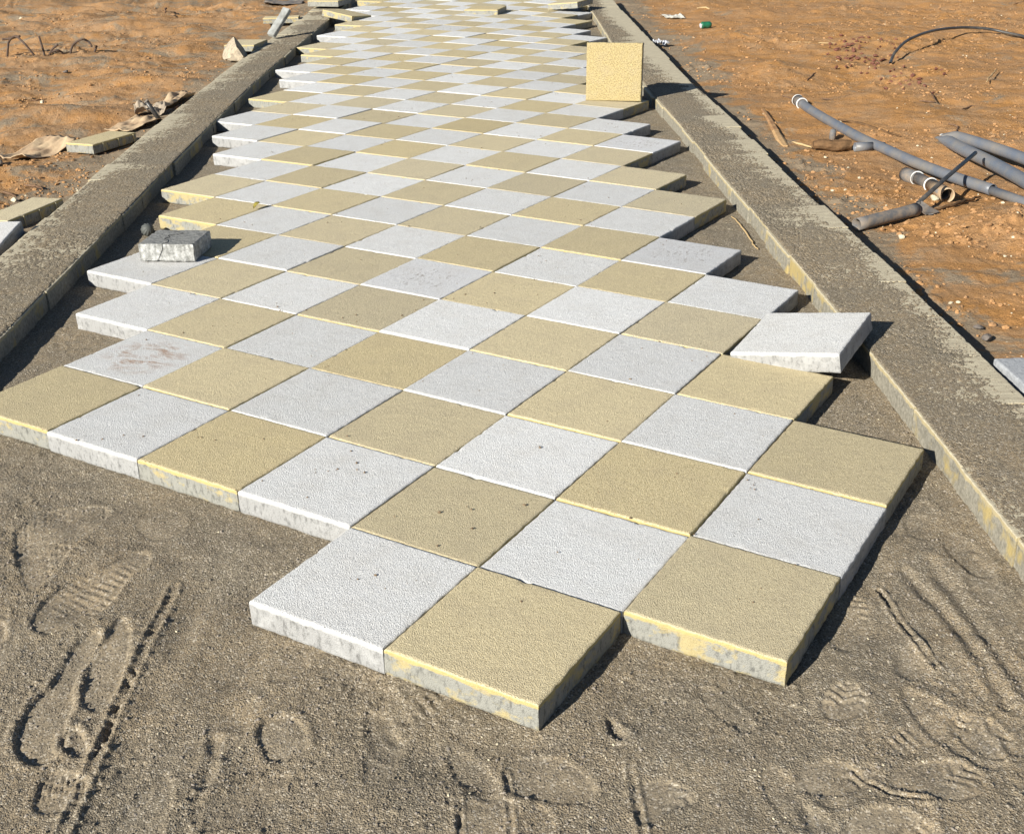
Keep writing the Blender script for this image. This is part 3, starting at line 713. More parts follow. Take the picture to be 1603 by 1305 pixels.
# loose tiles lying about
link("yellow_paving_tile", yel[1], (0.345, 12.35, 0.0 - 0.058 + TT), (0, 0, math.radians(-14.8)), label="loose yellow tile lying on top of the far paving, near its middle", category="paving tile")
link("yellow_paving_tile", yel[2], (-1.225, 12.02, 0.032), (math.radians(-5.0), math.radians(8.5), math.radians(-27.6)),
     label="loose yellow tile tipped from the far left kerb down onto the paving", category="paving tile")
link("yellow_paving_tile", yel[3], (-1.575, 13.09, 0.08), (0, 0, math.radians(-15)), label="loose yellow tile lying flat across the far end of the left kerb", category="paving tile")
link("yellow_paving_tile", yel[0], (1.345, 12.72, 0.028), (math.radians(1.5), math.radians(-5.0), math.radians(-30)), label="loose yellow tile lying on the far right edge of the paving beside the kerb", category="paving tile")
link("yellow_kerb_block", slab_mesh("yellow_kerb_block", 0.195, 0.43, 0.07, M_YEL, 66, n=30), (-1.888, 3.68, 0.002), (math.radians(1), math.radians(-2), math.radians(-19.3)), label="narrow yellow block lying outside the left kerb, cut by the left side of the photo", category="paving block")
def ribs(o, hx, ys, h):
    """moulded spacer ribs down the long side of a block"""
    for y in ys:
        bm = bmesh.new(); bmesh.ops.create_cube(bm, size=1.0); bmesh.ops.scale(bm, vec=(0.008, 0.007, h), verts=bm.verts)
        bmesh.ops.bevel(bm, geom=list(bm.edges), offset=.0015, segments=1, affect='EDGES')
        bmesh.ops.translate(bm, vec=(hx + .0035, y, -h / 2 - .007), verts=bm.verts)
        link("rib", bm_mesh("rib", bm, M_RIB, False), parent=o)
ribs(col.objects[len(col.objects) - 1], 0.0975, (-.10, .02, .15), .058)
zt = 0.002
RW = Euler((math.radians(9), 0, math.radians(-3))).to_matrix()
link("white_paving_tile", whi[2], Vector(G(33, 346, 0.045)) - RW @ Vector((TS / 2, TS / 2, 0)), RW.to_euler(), label="white tile leaning on a narrow yellow block outside the left kerb", category="paving tile")
kb = slab_mesh("yellow_kerb_block", 0.225, 0.40, 0.062, M_YEL, 61, n=30)
kbo = link("yellow_kerb_block", kb, (-2.030, 5.49, -0.006), (0, math.radians(-1), math.radians(-25.7)), label="narrow yellow block with a white end lying outside the left kerb", category="paving block")
hb = slab_mesh("yellow_kerb_block", 0.30, 0.40, 0.062, M_YEL, 62, n=24)
link("yellow_kerb_block", hb, (-1.955, 9.86, 0.010), (0, 0, math.radians(-8)), label="yellow block behind the concrete lump, half under the left kerb's sand", category="paving block")
link("yellow_kerb_block", slab_mesh("yellow_kerb_block", 0.40, 0.20, 0.062, M_YEL, 63, n=24), (-1.985, 12.05, 0.0), (0, 0, math.radians(3)), label="yellow block lying behind the leaning grey board at far left", category="paving block")

ribs(kbo, 0.1125, (-.11, .03, .17), .050)

# grey block standing on the paving, with a crack over its front
def grey_block():
    a, b, t = 0.250, 0.222, 0.079
    me = slab_mesh("grey_block", a, b, t, M_BRICK, 71, n=44, round_=0.004, rough=0.0011, side_rough=0.0016)
    o = link("grey_block", me, (-0.858, 2.812, t + 0.0015), (0, 0, math.radians(-6.7)), label="grey concrete block standing on a white tile near the left edge, cracked in front", category="concrete block")
    crack = [(-0.06, 0.10, 0.0012), (0.02, 0.055, 0.0012), (-0.035, 0.02, 0.0012), (-0.02, -0.005, 0.0012), (-0.035, -0.03, 0.0012), (-0.012, -0.05, 0.0012), (0.000, -0.085, 0.0012), (-0.015, -0.108, 0.0010), (-0.015, -0.1128, -0.004), (-0.016, -0.1128, -0.02), (-0.028, -0.1128, -0.045), (-0.045, -0.1128, -0.075)]
    vs, fs = tube(smooth_path(crack, 4), 0.0010, 6); link("crack", pymesh("crack", vs, fs, M_BLACK), parent=o)
grey_block()

# ---------------------------------------------------------------- kerbs: single slabs in a row
kerb_len = 0.394
kmesh = {}
def kerb(side):
    tin, tout = (KR_IN, KR_OUT) if side > 0 else (KL_IN, KL_OUT)
    y = -1.35; i = 0
    start = 1.031 - 0.4 * 6 if side > 0 else 1.904 - 0.4 * 8
    y = start; cnt = 0
    while y < 14.2:
        yc = y + 0.2
        xi, xo = float(lin(tin, yc)), float(lin(tout, yc)); w = abs(xo - xi)
        slope = float(lin(tin, yc + .2) - lin(tin, yc - .2)) / 0.4
        q = random.Random(i * 7 + side)
        key = q.randrange(4)
        if key not in kmesh: kmesh[key] = slab_mesh("kerb_slab", 0.38, kerb_len + 0.003, 0.125, M_KERB, 80 + key, n=30, round_=0.004, side_rough=0.0016)
        zc = float(plane_z(np.array((xi + xo) / 2), np.array(yc))) + 0.010
        off = q.gauss(0, 0.0035)
        if side > 0 and 6.55 < y: off -= 0.018 if y < 7.5 else 0.006
        visible_no = i - (3 if side > 0 else 6) + 1
        if visible_no >= 1:
            lab = "%s kerb slab on the %s side, %s from the front" % ("sand-strewn yellow" if side > 0 else "dusty grey-brown", "right" if side > 0 else "left", ordn(visible_no))
            o = link("kerb_slab", kmesh[key], ((xi + xo) / 2 + off, yc, zc + q.gauss(0, .0012)), (q.gauss(0, .002), q.gauss(0, .003), -math.atan(slope) + q.gauss(0, .004)),
                 label=lab, category="kerb slab", group="kerb slabs on the right" if side > 0 else "kerb slabs on the left")
            o.scale = (w / 0.38, 1, 1)
        y += 0.4; i += 1
    # sand and dust lying on top of the slabs
    rows = []; yy = start - 0.0
    ys = [start if side > 0 else start]
    ys = [start + (1.2 if side > 0 else 2.4)]
    while ys[-1] < 14.1: ys.append(ys[-1] + 0.0045 * max(1.0, (ys[-1] + 3) / 3))
    ys = np.array(ys); tt = np.linspace(0.012, 0.988, 74)
    Yg, Tg = np.meshgrid(ys, tt, indexing='ij')
    xi, xo = lin(tin, Yg), lin(tout, Yg)
    Xg = xi + (xo - xi) * Tg
    base = plane_z(Xg, Yg) + 0.010
    streak = fbm(Xg * 4 + 0.4 * Yg, Yg * 16, 4, 90 + side)
    fine = fbm(Xg * 45, Yg * 45, 3, 95); grn = fbm(Xg * 110, Yg * 110, 2, 96)
    if side > 0:
        cover = 0.40 - 0.85 * sstep(0.55, 1.0, Tg) + 0.25 * sstep(3.2, 1.2, Yg) - 0.55 * sstep(6.8, 7.6, Yg) + 0.35 * np.exp(-((Yg - 6.3) / 0.8) ** 2) - 0.25 * np.exp(-((Yg - 5.2) / 0.5) ** 2)
    else:
        cover = 0.45 - 0.30 * sstep(0.6, 1.0, Tg) - 0.30 * sstep(6.5, 9.0, Yg) - 0.25 * sstep(0.07, 0.0, Tg)
    h = cover + 0.42 * streak + 0.45 * fine + 0.40 * fbm(Xg * 85, Yg * 85, 2, 97) + 0.75 * (NP.rand(*Xg.shape) - .5) + 0.40 * fbm(Xg * 2.2, Yg * 1.4, 3, 99 + side)
    edge = np.minimum(Tg, 1 - Tg)
    Zg = base + np.clip(h * 0.010, -0.004, 0.0045) + 0.0014 * grn - 0.004 * np.clip(1 - edge / 0.03, 0, 1)
    V = np.stack([Xg, Yg, Zg], -1).reshape(-1, 3); nr, nc = Xg.shape; idx = np.arange(nr * nc).reshape(nr, nc)
    Fq = np.stack([idx[:-1, :-1], idx[:-1, 1:], idx[1:, 1:], idx[1:, :-1]], -1).reshape(-1, 4)
    if side < 0: Fq = Fq[:, ::-1]
    # drop faces that lie wholly below the slab tops
    low = (np.clip(h * 0.010, -0.004, 0.0045) < -0.0028).reshape(-1)
    keep = ~low[Fq].all(1); Fq = Fq[keep]
    used, inv = np.unique(Fq, return_inverse=True)
    link("spilt_sand", mesh_np("spilt_sand", V[used], inv.reshape(-1, 4), M_SAND), kind="stuff", label="thin layer of grey sand strewn over the %s kerb slabs" % ("right" if side > 0 else "left"), category="sand")
kerb(1); kerb(-1)

# ---------------------------------------------------------------- plastic pipes on the right
def gp(px, py, lift=0.0):
    """point on the bare earth seen at (px,py), raised by lift"""
    z = -0.085
    for _ in range(6):
        x, y, _z = G(px, py, z + lift); z = ground_at(x, y)
    return Vector((x, y, z + lift))
def zfloor(path, r):
    out = []
    for p in path:
        out.append(Vector((p.x, p.y, max(p.z, ground_at(p.x, p.y) + r * 0.8))))
    return out
rp = 0.031
def mono(pts, n=6): return smooth_path(pts, n)
def bend(pxs, lift): return mono([gp(a, b, lift) for a, b in pxs])

def long_pipe():
    pts = [gp(a, b, 0.035) for a, b in ((1258, 165), (1265.4, 171), (1315.6, 199.3), (1353.8, 219.6), (1387, 234), (1435, 255.4), (1494.7, 278), (1554, 297.5))]
    x0, y0 = pts[1].x, pts[1].y
    zs = [p.z for p in pts]; zm = max(sum(zs) / len(zs), 0)
    zb = sum(zs) / len(zs) + 0.006
    pts = [Vector(G(a, b, zb)) for a, b in ((1256, 163), (1265.4, 170), (1290, 185), (1315.6, 199.3), (1353.8, 219.6), (1387, 234), (1435, 255.4), (1494.7, 278), (1554, 297.5))]
    root = empty("drain_pipe", pts[0], label="long grey plastic pipe with a ringed socket lying on the earth right of the kerb", category="pipe")
    off = Vector(pts[0])
    P = [p - off for p in smooth_path(pts, 5)]
    v, f = tube(P, rp, 20, wall=0.003); link("pipe_body", pymesh("pipe_body", v, f, M_PVC), parent=root)
    d = (P[3] - P[0]).normalized()
    v, f = tube([P[0] - d * 0.15, P[0] - d * 0.02, P[0] + d * 0.0], [rp * 1.28, rp * 1.28, rp * 1.12], 20, wall=0.005)
    link("socket", pymesh("socket", v, f, M_PVC2), parent=root)
    v, f = tube([P[0] - d * 0.018, P[0] - d * 0.004], [rp * 1.36, rp * 1.36], 20, wall=0.006); link("seal_ring", pymesh("seal_ring", v, f, M_RING), parent=root)
    v, f = tube([P[0] - d * 0.160, P[0] - d * 0.149], [rp * 1.34, rp * 1.34], 20, wall=0.009); link("seal_ring", pymesh("seal_ring", v, f, M_RING), parent=root)
    # thinner spigot length running on out of the picture
    e = Vector(G(1554, 299.0, zb - 0.004)); e2 = Vector(G(1608, 318, zb - 0.006)); dd = (e2 - e).normalized()
    v, f = tube([e - off - dd * 0.08, e2 - off, e2 - off + dd * 0.8], rp * 0.82, 18, wall=0.003); link("spigot", pymesh("spigot", v, f, M_PVC), parent=root)
long_pipe()

def pinched_pipe(pxs, label, r, zb, flatn):
    pts = smooth_path([Vector(G(a, b, zb)) for a, b in pxs], 7)
    n = len(pts); off = pts[0].copy()
    fl = [min(1.0, 0.16 + 0.84 * (i / flatn) ** 0.8) if i < flatn else 1.0 for i in range(n)]
    rr = [r * (0.45 + 0.55 * min(1.0, i / (flatn * 0.7))) for i in range(n)]
    root = empty("drain_pipe", off, label=label, category="pipe")
    v, f = tube([p - off for p in pts], rr, 20, flat=fl); link("pipe_body", pymesh("pipe_body", v, f, M_PVC), parent=root)
    d = (pts[2] - pts[0]).normalized()
    v, f = tube([-d * 0.006, d * 0.016], [r * 0.42, r * 0.46], 14, flat=[0.3, 0.35]); link("pipe_tip", pymesh("pipe_tip", v, f, M_RING), parent=root)
pinched_pipe([(1474, 211), (1492, 213), (1512, 218), (1554, 231), (1603, 248.5), (1690, 283)], "upper of two grey plastic pipes whose pinched ends meet at right", 0.033, -0.035, 9)
pinched_pipe([(1472, 215), (1484, 221), (1506, 233), (1554, 256), (1603, 283), (1680, 330)], "lower of two grey plastic pipes whose pinched ends meet, running under the rod", 0.036, -0.045, 8)

def rod():
    a = Vector(G(1437, 318, -0.035)); b = Vector(G(1527, 239.5, 0.030))
    mid = (a + b) / 2 + Vector((0, 0, 0.004))
    root = empty("plastic_rod", a, label="thin dark plastic rod leaning across the grey pipes", category="rod")
    v, f = tube([Vector((0, 0, 0)), mid - a, b - a], 0.0115, 12, wall=0.003); link("rod_body", pymesh("rod_body", v, f, M_HOSE), parent=root)
rod()

def broken_pipe():
    a = gp(1341, 351.5, 0.030); b = gp(1434, 328, 0.034); off = a.copy()
    root = empty("broken_pipe", off, label="short dusty grey pipe with a torn end lying against the right kerb's shadow", category="pipe")
    pts = [a + (b - a) * t for t in (0, .15, .35, .55, .75, .9, 1.0)]
    v, f = tube([p - off for p in pts], [0.031, .031, .031, .031, .031, .0315, .034], 22, wall=0.003, jitter=0.01); link("pipe_body", pymesh("pipe_body", v, f, M_PVC2), parent=root)
    # torn flaps
    d = (b - a).normalized(); s = d.cross(Vector((0, 0, 1))).normalized(); u = Vector((0, 0, 1))
    def flap(pts2, name):
        bm = bmesh.new(); vs = [bm.verts.new(p) for p in pts2]
        top = [bm.verts.new(Vector(p) + Vector((0.0015, 0.0, 0.0035))) for p in pts2]
        n = len(vs)
        bm.faces.new(vs); bm.faces.new(top[::-1])
        for i in range(n): bm.faces.new((vs[i], top[i], top[(i + 1) % n], vs[(i + 1) % n]))
        bmesh.ops.recalc_face_normals(bm, faces=bm.faces)
        link(name, bm_mesh(name, bm, M_PVC2, False), parent=root)
    o = b - off
    flap([o + u * .030 - s * .004, o + d * .03 + u * .036 + s * .004, o + d * .055 + u * .012 + s * .03, o + d * .10 - u * .012 + s * .035, o + d * .115 - u * .024 + s * .05, o + d * .07 - u * .026 + s * .052, o + d * .055 - u * .03 + s * .035, o + d * .03 - u * .026 + s * .038, o + d * .004 - u * .006 + s * .030], "torn_flap")
    flap([o + u * .028 - s * .012, o + d * .035 + u * .034 - s * .012, o + d * .045 + u * .015 - s * .02, o + d * .02 - u * .02 - s * .028, o - u * .015 - s * .027], "torn_flap")
broken_pipe()

def tee():
    p = [gp(1418, 273, 0.030), gp(1436, 279, 0.032), gp(1456, 289, 0.032), gp(1484, 306, 0.030)]
    off = p[1].copy(); root = empty("pipe_fitting", off, label="brown-dusted double socket pipe fitting with white rings, lying under the rod", category="pipe fitting")
    d = (p[3] - p[0]).normalized()
    v, f = tube([q - off for q in (p[0], p[0] + d * .05, p[1] + d * 0.0)], [0.040, .040, .037], 20, wall=0.004); link("socket", pymesh("socket", v, f, M_PVC2), parent=root)
    v, f = tube([q - off for q in (p[1] - d * .01, p[2], p[3] - d * .06)], [0.034, .033, .033], 20, wall=0.004); link("fitting_body", pymesh("fitting_body", v, f, M_PVC2), parent=root)
    v, f = tube([q - off for q in (p[2] + d * .02, p[3] - d * .02, p[3])], [0.036, .038, .038], 20, wall=0.004); link("socket", pymesh("socket", v, f, M_PAPER), parent=root)
    for q in (p[1], p[2] + d * .01):
        v, f = tube([q - off - d * .004, q - off + d * .004], [0.0405, .0405], 20, wall=0.008); link("seal_ring", pymesh("seal_ring", v, f, M_RING), parent=root)
tee()

def short_pipes():
    a, b = gp(1338, 230.5, 0.028), gp(1366, 229.5, 0.028); off = a.copy(); d = (b - a).normalized()
    root = empty("broken_pipe", off, label="short grey pipe offcut with a split black joint beside the log", category="pipe")
    v, f = tube([Vector(), b - a], 0.028, 18, wall=0.003); link("pipe_body", pymesh("pipe_body", v, f, M_PVC), parent=root)
    v, f = tube([b - a + d * .004, b - a + d * .030], 0.022, 18, wall=0.004); link("joint", pymesh("joint", v, f, M_BLACK), parent=root)
    v, f = tube([b - a + d * .034, b - a + d * .075], [0.028, .026], 18, wall=0.004); link("pipe_end", pymesh("pipe_end", v, f, M_PVC), parent=root)
    a = gp(1303, 217, 0.0)
    root = empty("pipe_stub", a, label="small round grey pipe stub sticking up behind the log", category="pipe")
    v, f = tube([Vector((0, 0, -0.02)), Vector((0, 0, .03)), Vector((.002, 0, .055)), Vector((.003, 0, .062))], [0.021, .021, .019, .008], 16); link("stub_body", pymesh("stub_body", v, f, M_PVC2), parent=root)
short_pipes()

def log():
    a, b = gp(1273, 227, 0.024), gp(1332, 228, 0.024); off = a.copy()
    root = empty("log", off, label="short dark brown split log lying beside the long grey pipe", category="log")
    n = 9; P = [(b - a) * (i / (n - 1)) + Vector((0, 0, 0.004 * math.sin(i))) for i in range(n)]
    rr = [0.028, .037, .042, .044, .043, .045, .044, .041, .036]
    v, f = tube(P, rr, 12, jitter=0.07, flat=[.8] * n); link("log_body", pymesh("log_body", v, f, M_BARK, False), parent=root)
log()
def stake():
    a, b = gp(1194.5, 172, 0.012), gp(1229, 229, 0.012); off = a.copy()
    root = empty("wooden_stake", off, label="broken wooden stake with a split end painted as sunlit beside the right kerb", category="stake")
    m = (b - a) * 0.62
    v, f = tube([Vector(), m * .5 + Vector((.004, 0, .002)), m], [0.012, .017, .019], 6, jitter=.15, flat=[.6, .6, .6]); link("dark_half", pymesh("dark_half", v, f, M_WOOD, False), parent=root)
    v, f = tube([m * .96, m + ((b - a) - m) * .6 + Vector((-.006, 0, 0)), b - a], [0.0195, .023, .012], 6, jitter=.2, flat=[.6, .5, .35]); link("lit_split_end", pymesh("lit_split_end", v, f, M_WOOD_LIT, False), parent=root)  # sunlit end of the stake, its light put in as a lighter colour
stake()

# ---------------------------------------------------------------- sticks, hose, wire
def stick(pxs, r, label, mat=M_TWIG, name="twig", cat="twig", lift=0.006, group=None, taper=True, n=5):
    pts = smooth_path([gp(a, b, lift) for a, b in pxs], n); off = pts[0].copy(); k = len(pts)
    rr = [r * (1 - 0.55 * abs(2 * i / (k - 1) - 1) ** 2) if taper else r for i in range(k)]
    pts = [p + Vector((rnd.gauss(0, r * .5), rnd.gauss(0, r * .5), 0)) if taper else p for p in pts]
    v, f = tube([p - off for p in pts], rr, 7, jitter=0.1 if taper else 0)
    return link(name, pymesh(name, v, f, mat), off, label=label, category=cat, group=group)
stick([(1313, 187), (1330, 190), (1348, 194), (1362, 198.5), (1380, 204), (1411, 214)], 0.010, "long thin brown stick behind the long grey pipe", M_BARK, lift=.010)
stick([(1454, 331), (1490, 321), (1512, 314), (1533, 308)], 0.009, "dark stick with a pale tip lying right of the torn pipe", M_BARK, lift=.009)
stick([(1439, 158), (1452, 159), (1465, 160)], 0.006, "brown twig lying just left of the upright twig", lift=.005)
stick([(1457, 144), (1461, 151), (1465, 159)], 0.006, "short dark twig poking up among the red earth at upper right", lift=.02)
stick([(1505, 172), (1514, 169), (1522, 166.5), (1541, 167)], 0.006, "pale brown crooked twig above the pinched pipes")
stick([(1485, 194), (1497, 197), (1500, 202), (1495, 210)], 0.007, "bent brown twig just above the tip of the pinched pipes", lift=.010)
stick([(1263, 126), (1271, 120), (1277, 115)], 0.007, "short dark twig on the earth above the ringed pipe socket")
stick([(1285, 154), (1293, 155), (1303, 155.5)], 0.005, "small straight twig just right of the ringed pipe socket")
stick([(1224, 150), (1233, 153), (1243, 156.5)], 0.005, "small twig just left of the ringed pipe socket")
stick([(1239, 222), (1255, 226), (1270, 231)], 0.007, "pale stick pointing at the left end of the log", M_STRAW)
stick([(1110, 14), (1104, 12), (1092, 13)], 0.012, "dry reed lying behind the pale plastic scrap", M_STRAW)
stick([(1240, 66), (1275, 67.5), (1310, 68)], 0.006, "long straw lying left of the reddish lumps", M_STRAW)
stick([(1545, 128), (1552, 118), (1560, 108)], 0.006, "dry grass stalk standing on the earth at right", M_STRAW, lift=.03)
stick([(1585, 8), (1594, 5), (1606, 2)], 0.010, "dry branch at the photo's upper right corner", M_WOOD)
stick([(1145, 338), (1155, 348), (1167, 363), (1179, 382), (1186, 390)], 0.0042, "thin straw lying on the sand between the paving and right kerb", M_STRAW, lift=.006)
stick([(4, 300), (14, 303), (24, 306)], 0.007, "short dark twig on the earth at far left above the yellow tile")
stick([(38, 290), (52, 291), (66, 295)], 0.007, "dark twig on the earth left of the left kerb")
stick([(140, 243), (150, 239), (168, 240)], 0.006, "brown twig just under the narrow yellow block")
stick([(48, 160), (62, 157), (72, 154)], 0.006, "small twig near the mounds of earth at left")
stick([(258, 10), (260, 18), (259, 24)], 0.010, "short dark twig standing in the earth at the upper left", lift=.05)
stick([(262, 178), (272, 172), (280, 166)], 0.006, "twig between the cement sack scraps and the left kerb", M_TWIG)

def hose():
    tab = [(1393.6, 98.3, .00), (1397, 90, .035), (1402, 81.3, .07), (1417, 66, .11), (1440, 54.8, .12), (1470, 46.3, .10), (1508, 42.5, .078), (1545.7, 45.4, .055), (1574, 51, .035), (1603, 57.5, .02), (1650, 70, .015), (1720, 92, .01)]
    pts = [gp(a, b, h + 0.012) for a, b, h in tab]
    pts = smooth_path(pts, 8); off = pts[0].copy()
    root = empty("black_hose", off, label="black plastic hose arching out of the earth at upper right", category="hose")
    v, f = tube([p - off for p in pts], 0.0135, 14, wall=0.003); link("hose_body", pymesh("hose_body", v, f, M_HOSE), parent=root)
hose()
def wire(pts3, label):
    pts = smooth_path(pts3, 7); off = pts[0].copy()
    v, f = tube([p - off for p in pts], 0.0105, 8); link("bent_wire", pymesh("bent_wire", v, f, M_WIRE), off, label=label, category="wire", group="bent rusty wires sticking out of the earth")
def wpts(ax, foot, pxs):
    """wire points standing above the earth at the depth of pixel row `foot`"""
    out = []
    for px, py in pxs:
        b = gp(px, foot, 0); 
        # height that brings the point up to row py
        lo, hi = -0.05, 0.6
        for _ in range(24):
            m = (lo + hi) / 2; P = np.array([b.x, b.y, b.z + m]) - np.array(CAM); q = Rc.T @ P
            y = 652.5 - F * q[1] / -q[2]
            if y > py: lo = m
            else: hi = m
        out.append(Vector((b.x, b.y, b.z + lo)))
    return out
wire(wpts(0, 90, [(11, 92), (15, 76), (19, 65), (30, 57), (40, 66), (48, 77), (54, 87)]), "leftmost bent rusty wire arch sticking out of the earth")
wire(wpts(0, 90, [(9, 62), (22, 60.5), (37, 57)]), "short bar of wire leaning on the leftmost wire arch")
wire(wpts(0, 88, [(70, 88), (69, 76), (66.5, 57)]), "upright straight rusty wire between the two wire arches")
wire(wpts(0, 87, [(77, 87), (84, 77), (93.5, 70)]), "short slanting wire right of the upright straight wire")
wire(wpts(0, 87, [(78, 84), (88.6, 79), (96, 81), (101, 87)]), "low curled wire at the foot of the short slanting wire")
wire(wpts(0, 87, [(110, 88), (113, 78), (119, 69), (132, 62), (141, 65), (146, 73)]), "rightmost wire arch sticking out of the earth")
wire(wpts(0, 82, [(148, 82), (153, 72)]), "small straight wire stub beside the rightmost wire arch")

# ---------------------------------------------------------------- rubbish and stones on the left
def crumpled(name, mat, cx, cy, lx, ly, rot, h, seed, label, cat, lift=0.0, curl=0.0, fold=1.0):
    """thin crumpled sheet with real thickness"""
    nx, ny = 34, 26
    gx, gy = np.meshgrid(np.linspace(-.5, .5, nx), np.linspace(-.5, .5, ny), indexing='ij')
    ed = 0.10 * vnoise(gy * 6 + seed, gx * 0 + seed, seed); ed2 = 0.10 * vnoise(gx * 6, gy * 0 + seed, seed + 1)
    x = gx * lx * (1 + 1.2 * ed); y = gy * ly * (1 + 1.2 * ed2)
    z = h * (0.8 * fbm(gx * 3.2 * fold + seed, gy * 3.2 * fold, 3, seed + 2) + 0.35) + curl * (gy * 2) ** 2
    z = np.maximum(z, 0.004)
    c, s = math.cos(rot), math.sin(rot)
    X = c * x - s * y; Y = s * x + c * y
    gz = ground_z(X + cx, Y + cy, False) + 0.006 + lift
    top = np.stack([X, Y, z + gz], -1).reshape(-1, 3); bot = top - np.array([0, 0, 0.0035])
    V = np.concatenate([top, bot]); idx = np.arange(nx * ny).reshape(nx, ny); N = nx * ny
    q = np.stack([idx[:-1, :-1], idx[1:, :-1], idx[1:, 1:], idx[:-1, 1:]], -1).reshape(-1, 4)
    per = np.concatenate([idx[:-1, 0], idx[-1, :-1], idx[1:, -1][::-1], idx[0, 1:][::-1]])
    nx_ = np.roll(per, -1); side = np.stack([per, per + N, nx_ + N, nx_], -1)
    Fq = np.concatenate([q, q[:, ::-1] + N, side])
    return link(name, mesh_np(name, V, Fq, mat), (cx, cy, 0), label=label, category=cat)
crumpled("paper_scrap", M_PAPER, -2.03, 6.22, 0.22, 0.40, -0.35, 0.05, 3, "tan torn cement sack paper lying in front of the black tube", "paper", fold=.8)
crumpled("paper_scrap", M_PAPERG, -2.02, 6.62, 0.22, 0.24, 0.3, 0.10, 5, "grey crumpled cement sack paper behind the black tube", "paper", fold=1.2)
crumpled("paper_scrap", M_PAPER, -2.01, 7.10, 0.20, 0.62, -0.2, 0.07, 8, "long tan sack paper strip lying beside the left kerb", "paper", curl=.03)
crumpled("paper_scrap", M_PAPER, -2.44, 5.42, 0.24, 0.50, -0.35, 0.035, 12, "tan paper sheet half buried beside the narrow yellow block", "paper", curl=.02)
crumpled("paper_scrap", M_PAPERG, -2.62, 5.02, 0.16, 0.24, 0.7, 0.05, 15, "dark grey scrap of sacking at the left edge of the photo", "paper")
def black_tube():
    b = gp(252, 189, 0) + Vector((0, -.02, 0)); t = b + Vector((-.075, -0.02, 0.150)); off = b.copy()
    root = empty("black_tube", off, label="black tube with a pale top leaning out of the earth by the left kerb", category="tube")
    d = t - b; d.normalize(); L = (t - b).length
    v, f = tube([-d * .04, d * L * .5, d * L * .96], 0.0165, 12, wall=.003); link("tube_body", pymesh("tube_body", v, f, M_BLACK), parent=root)
    v, f = tube([d * L * .955, d * L * 1.01], [0.018, .017], 12, wall=.004); link("tube_top", pymesh("tube_top", v, f, M_PVC2), parent=root)
black_tube()
link("concrete_lump", rock_mesh("concrete_lump", M_ROCK, (0.135, 0.17, 0.16), 9, 3, .25, deep=True), (-1.955, 9.35, 0.0), (0.2, 0.1, 0.4), label="rough pale lump of concrete lying beside the left kerb", category="rubble")
# leaning grey board
def board():
    a = Vector(G(427, 56, 0.0)); b = Vector((a.x + 0.03, a.y + 0.16, 0.0))
    lo, hi = 0.0, 0.8
    for _ in range(30):
        m = (lo + hi) / 2; P = np.array([b.x, b.y, m]) - np.array(CAM); q = Rc.T @ P
        if 652.5 - F * q[1] / -q[2] > 22: lo = m
        else: hi = m
    b.z = lo; b.x = G(446, 22, lo)[0] * 0 + b.x + 0.10
    bm = bmesh.new(); bmesh.ops.create_cube(bm, size=1.0)
    bmesh.ops.scale(bm, vec=(0.085, (b - a).length + .06, 0.045), verts=bm.verts)
    bmesh.ops.subdivide_edges(bm, edges=[e for e in bm.edges if e.calc_length() > .2], cuts=8)
    for v in bm.verts: v.co += Vector((rnd.gauss(0, .0015), 0, rnd.gauss(0, .0012)))
    bmesh.ops.bevel(bm, geom=[e for e in bm.edges if len(e.link_faces) == 2 and e.calc_face_angle(0) > .8], offset=.004, segments=2, affect='EDGES')
    o = link("grey_board", bm_mesh("grey_board", bm, M_PLANK, False), (a + b) / 2 + Vector((0, 0, .02)), label="grey board propped on the left kerb, its far end raised", category="board")
    d = (b - a).normalized(); o.rotation_euler = d.to_track_quat('Y', 'Z').to_euler(); o.rotation_euler.rotate_axis('Y', 0.25)
board()
crumpled("plastic_sheet", M_PVC2, -2.35, 14.3, 0.5, 0.35, 0.1, 0.04, 21, "flat grey plastic sheet on the earth at the top left", "plastic")
crumpled("grey_sand_patch", M_SAND, -3.6, 11.2, 0.01, 0.01, 0, 0.001, 22, "x", "x") if False else None
# ribbed black ball and its cord beside the paving
def ribbed_ball():
    c = Vector(G(230.5, 357, -0.04)); off = Vector((c.x, c.y, ground_at(c.x, c.y) + 0.030))
    root = empty("ribbed_cap", off, label="small ribbed black cap lying on the sand between left kerb and paving", category="cap")
    bm = bmesh.new(); bmesh.ops.create_uvsphere(bm, u_segments=48, v_segments=16, radius=0.030)
    for v in bm.verts:
        a = math.atan2(v.co.y, v.co.x); k = 1 + 0.10 * (math.sin(a * 12) > 0); v.co.x *= k; v.co.y *= k; v.co.z *= 1.1
    o = link("cap_shell", bm_mesh("cap_shell", bm, simple("dull_rubber", (.09, .095, .09), .6, .4)), rot=(0.9, 0.4, 0.3), parent=root)
    v, f = tube(smooth_path([Vector((.02, 0, -.01)), Vector((.05, .01, -.016)), Vector((.085, .03, -.016))], 5), .008, 8); link("cap_cord", pymesh("cap_cord", v, f, M_BLACK), parent=root)
ribbed_ball()
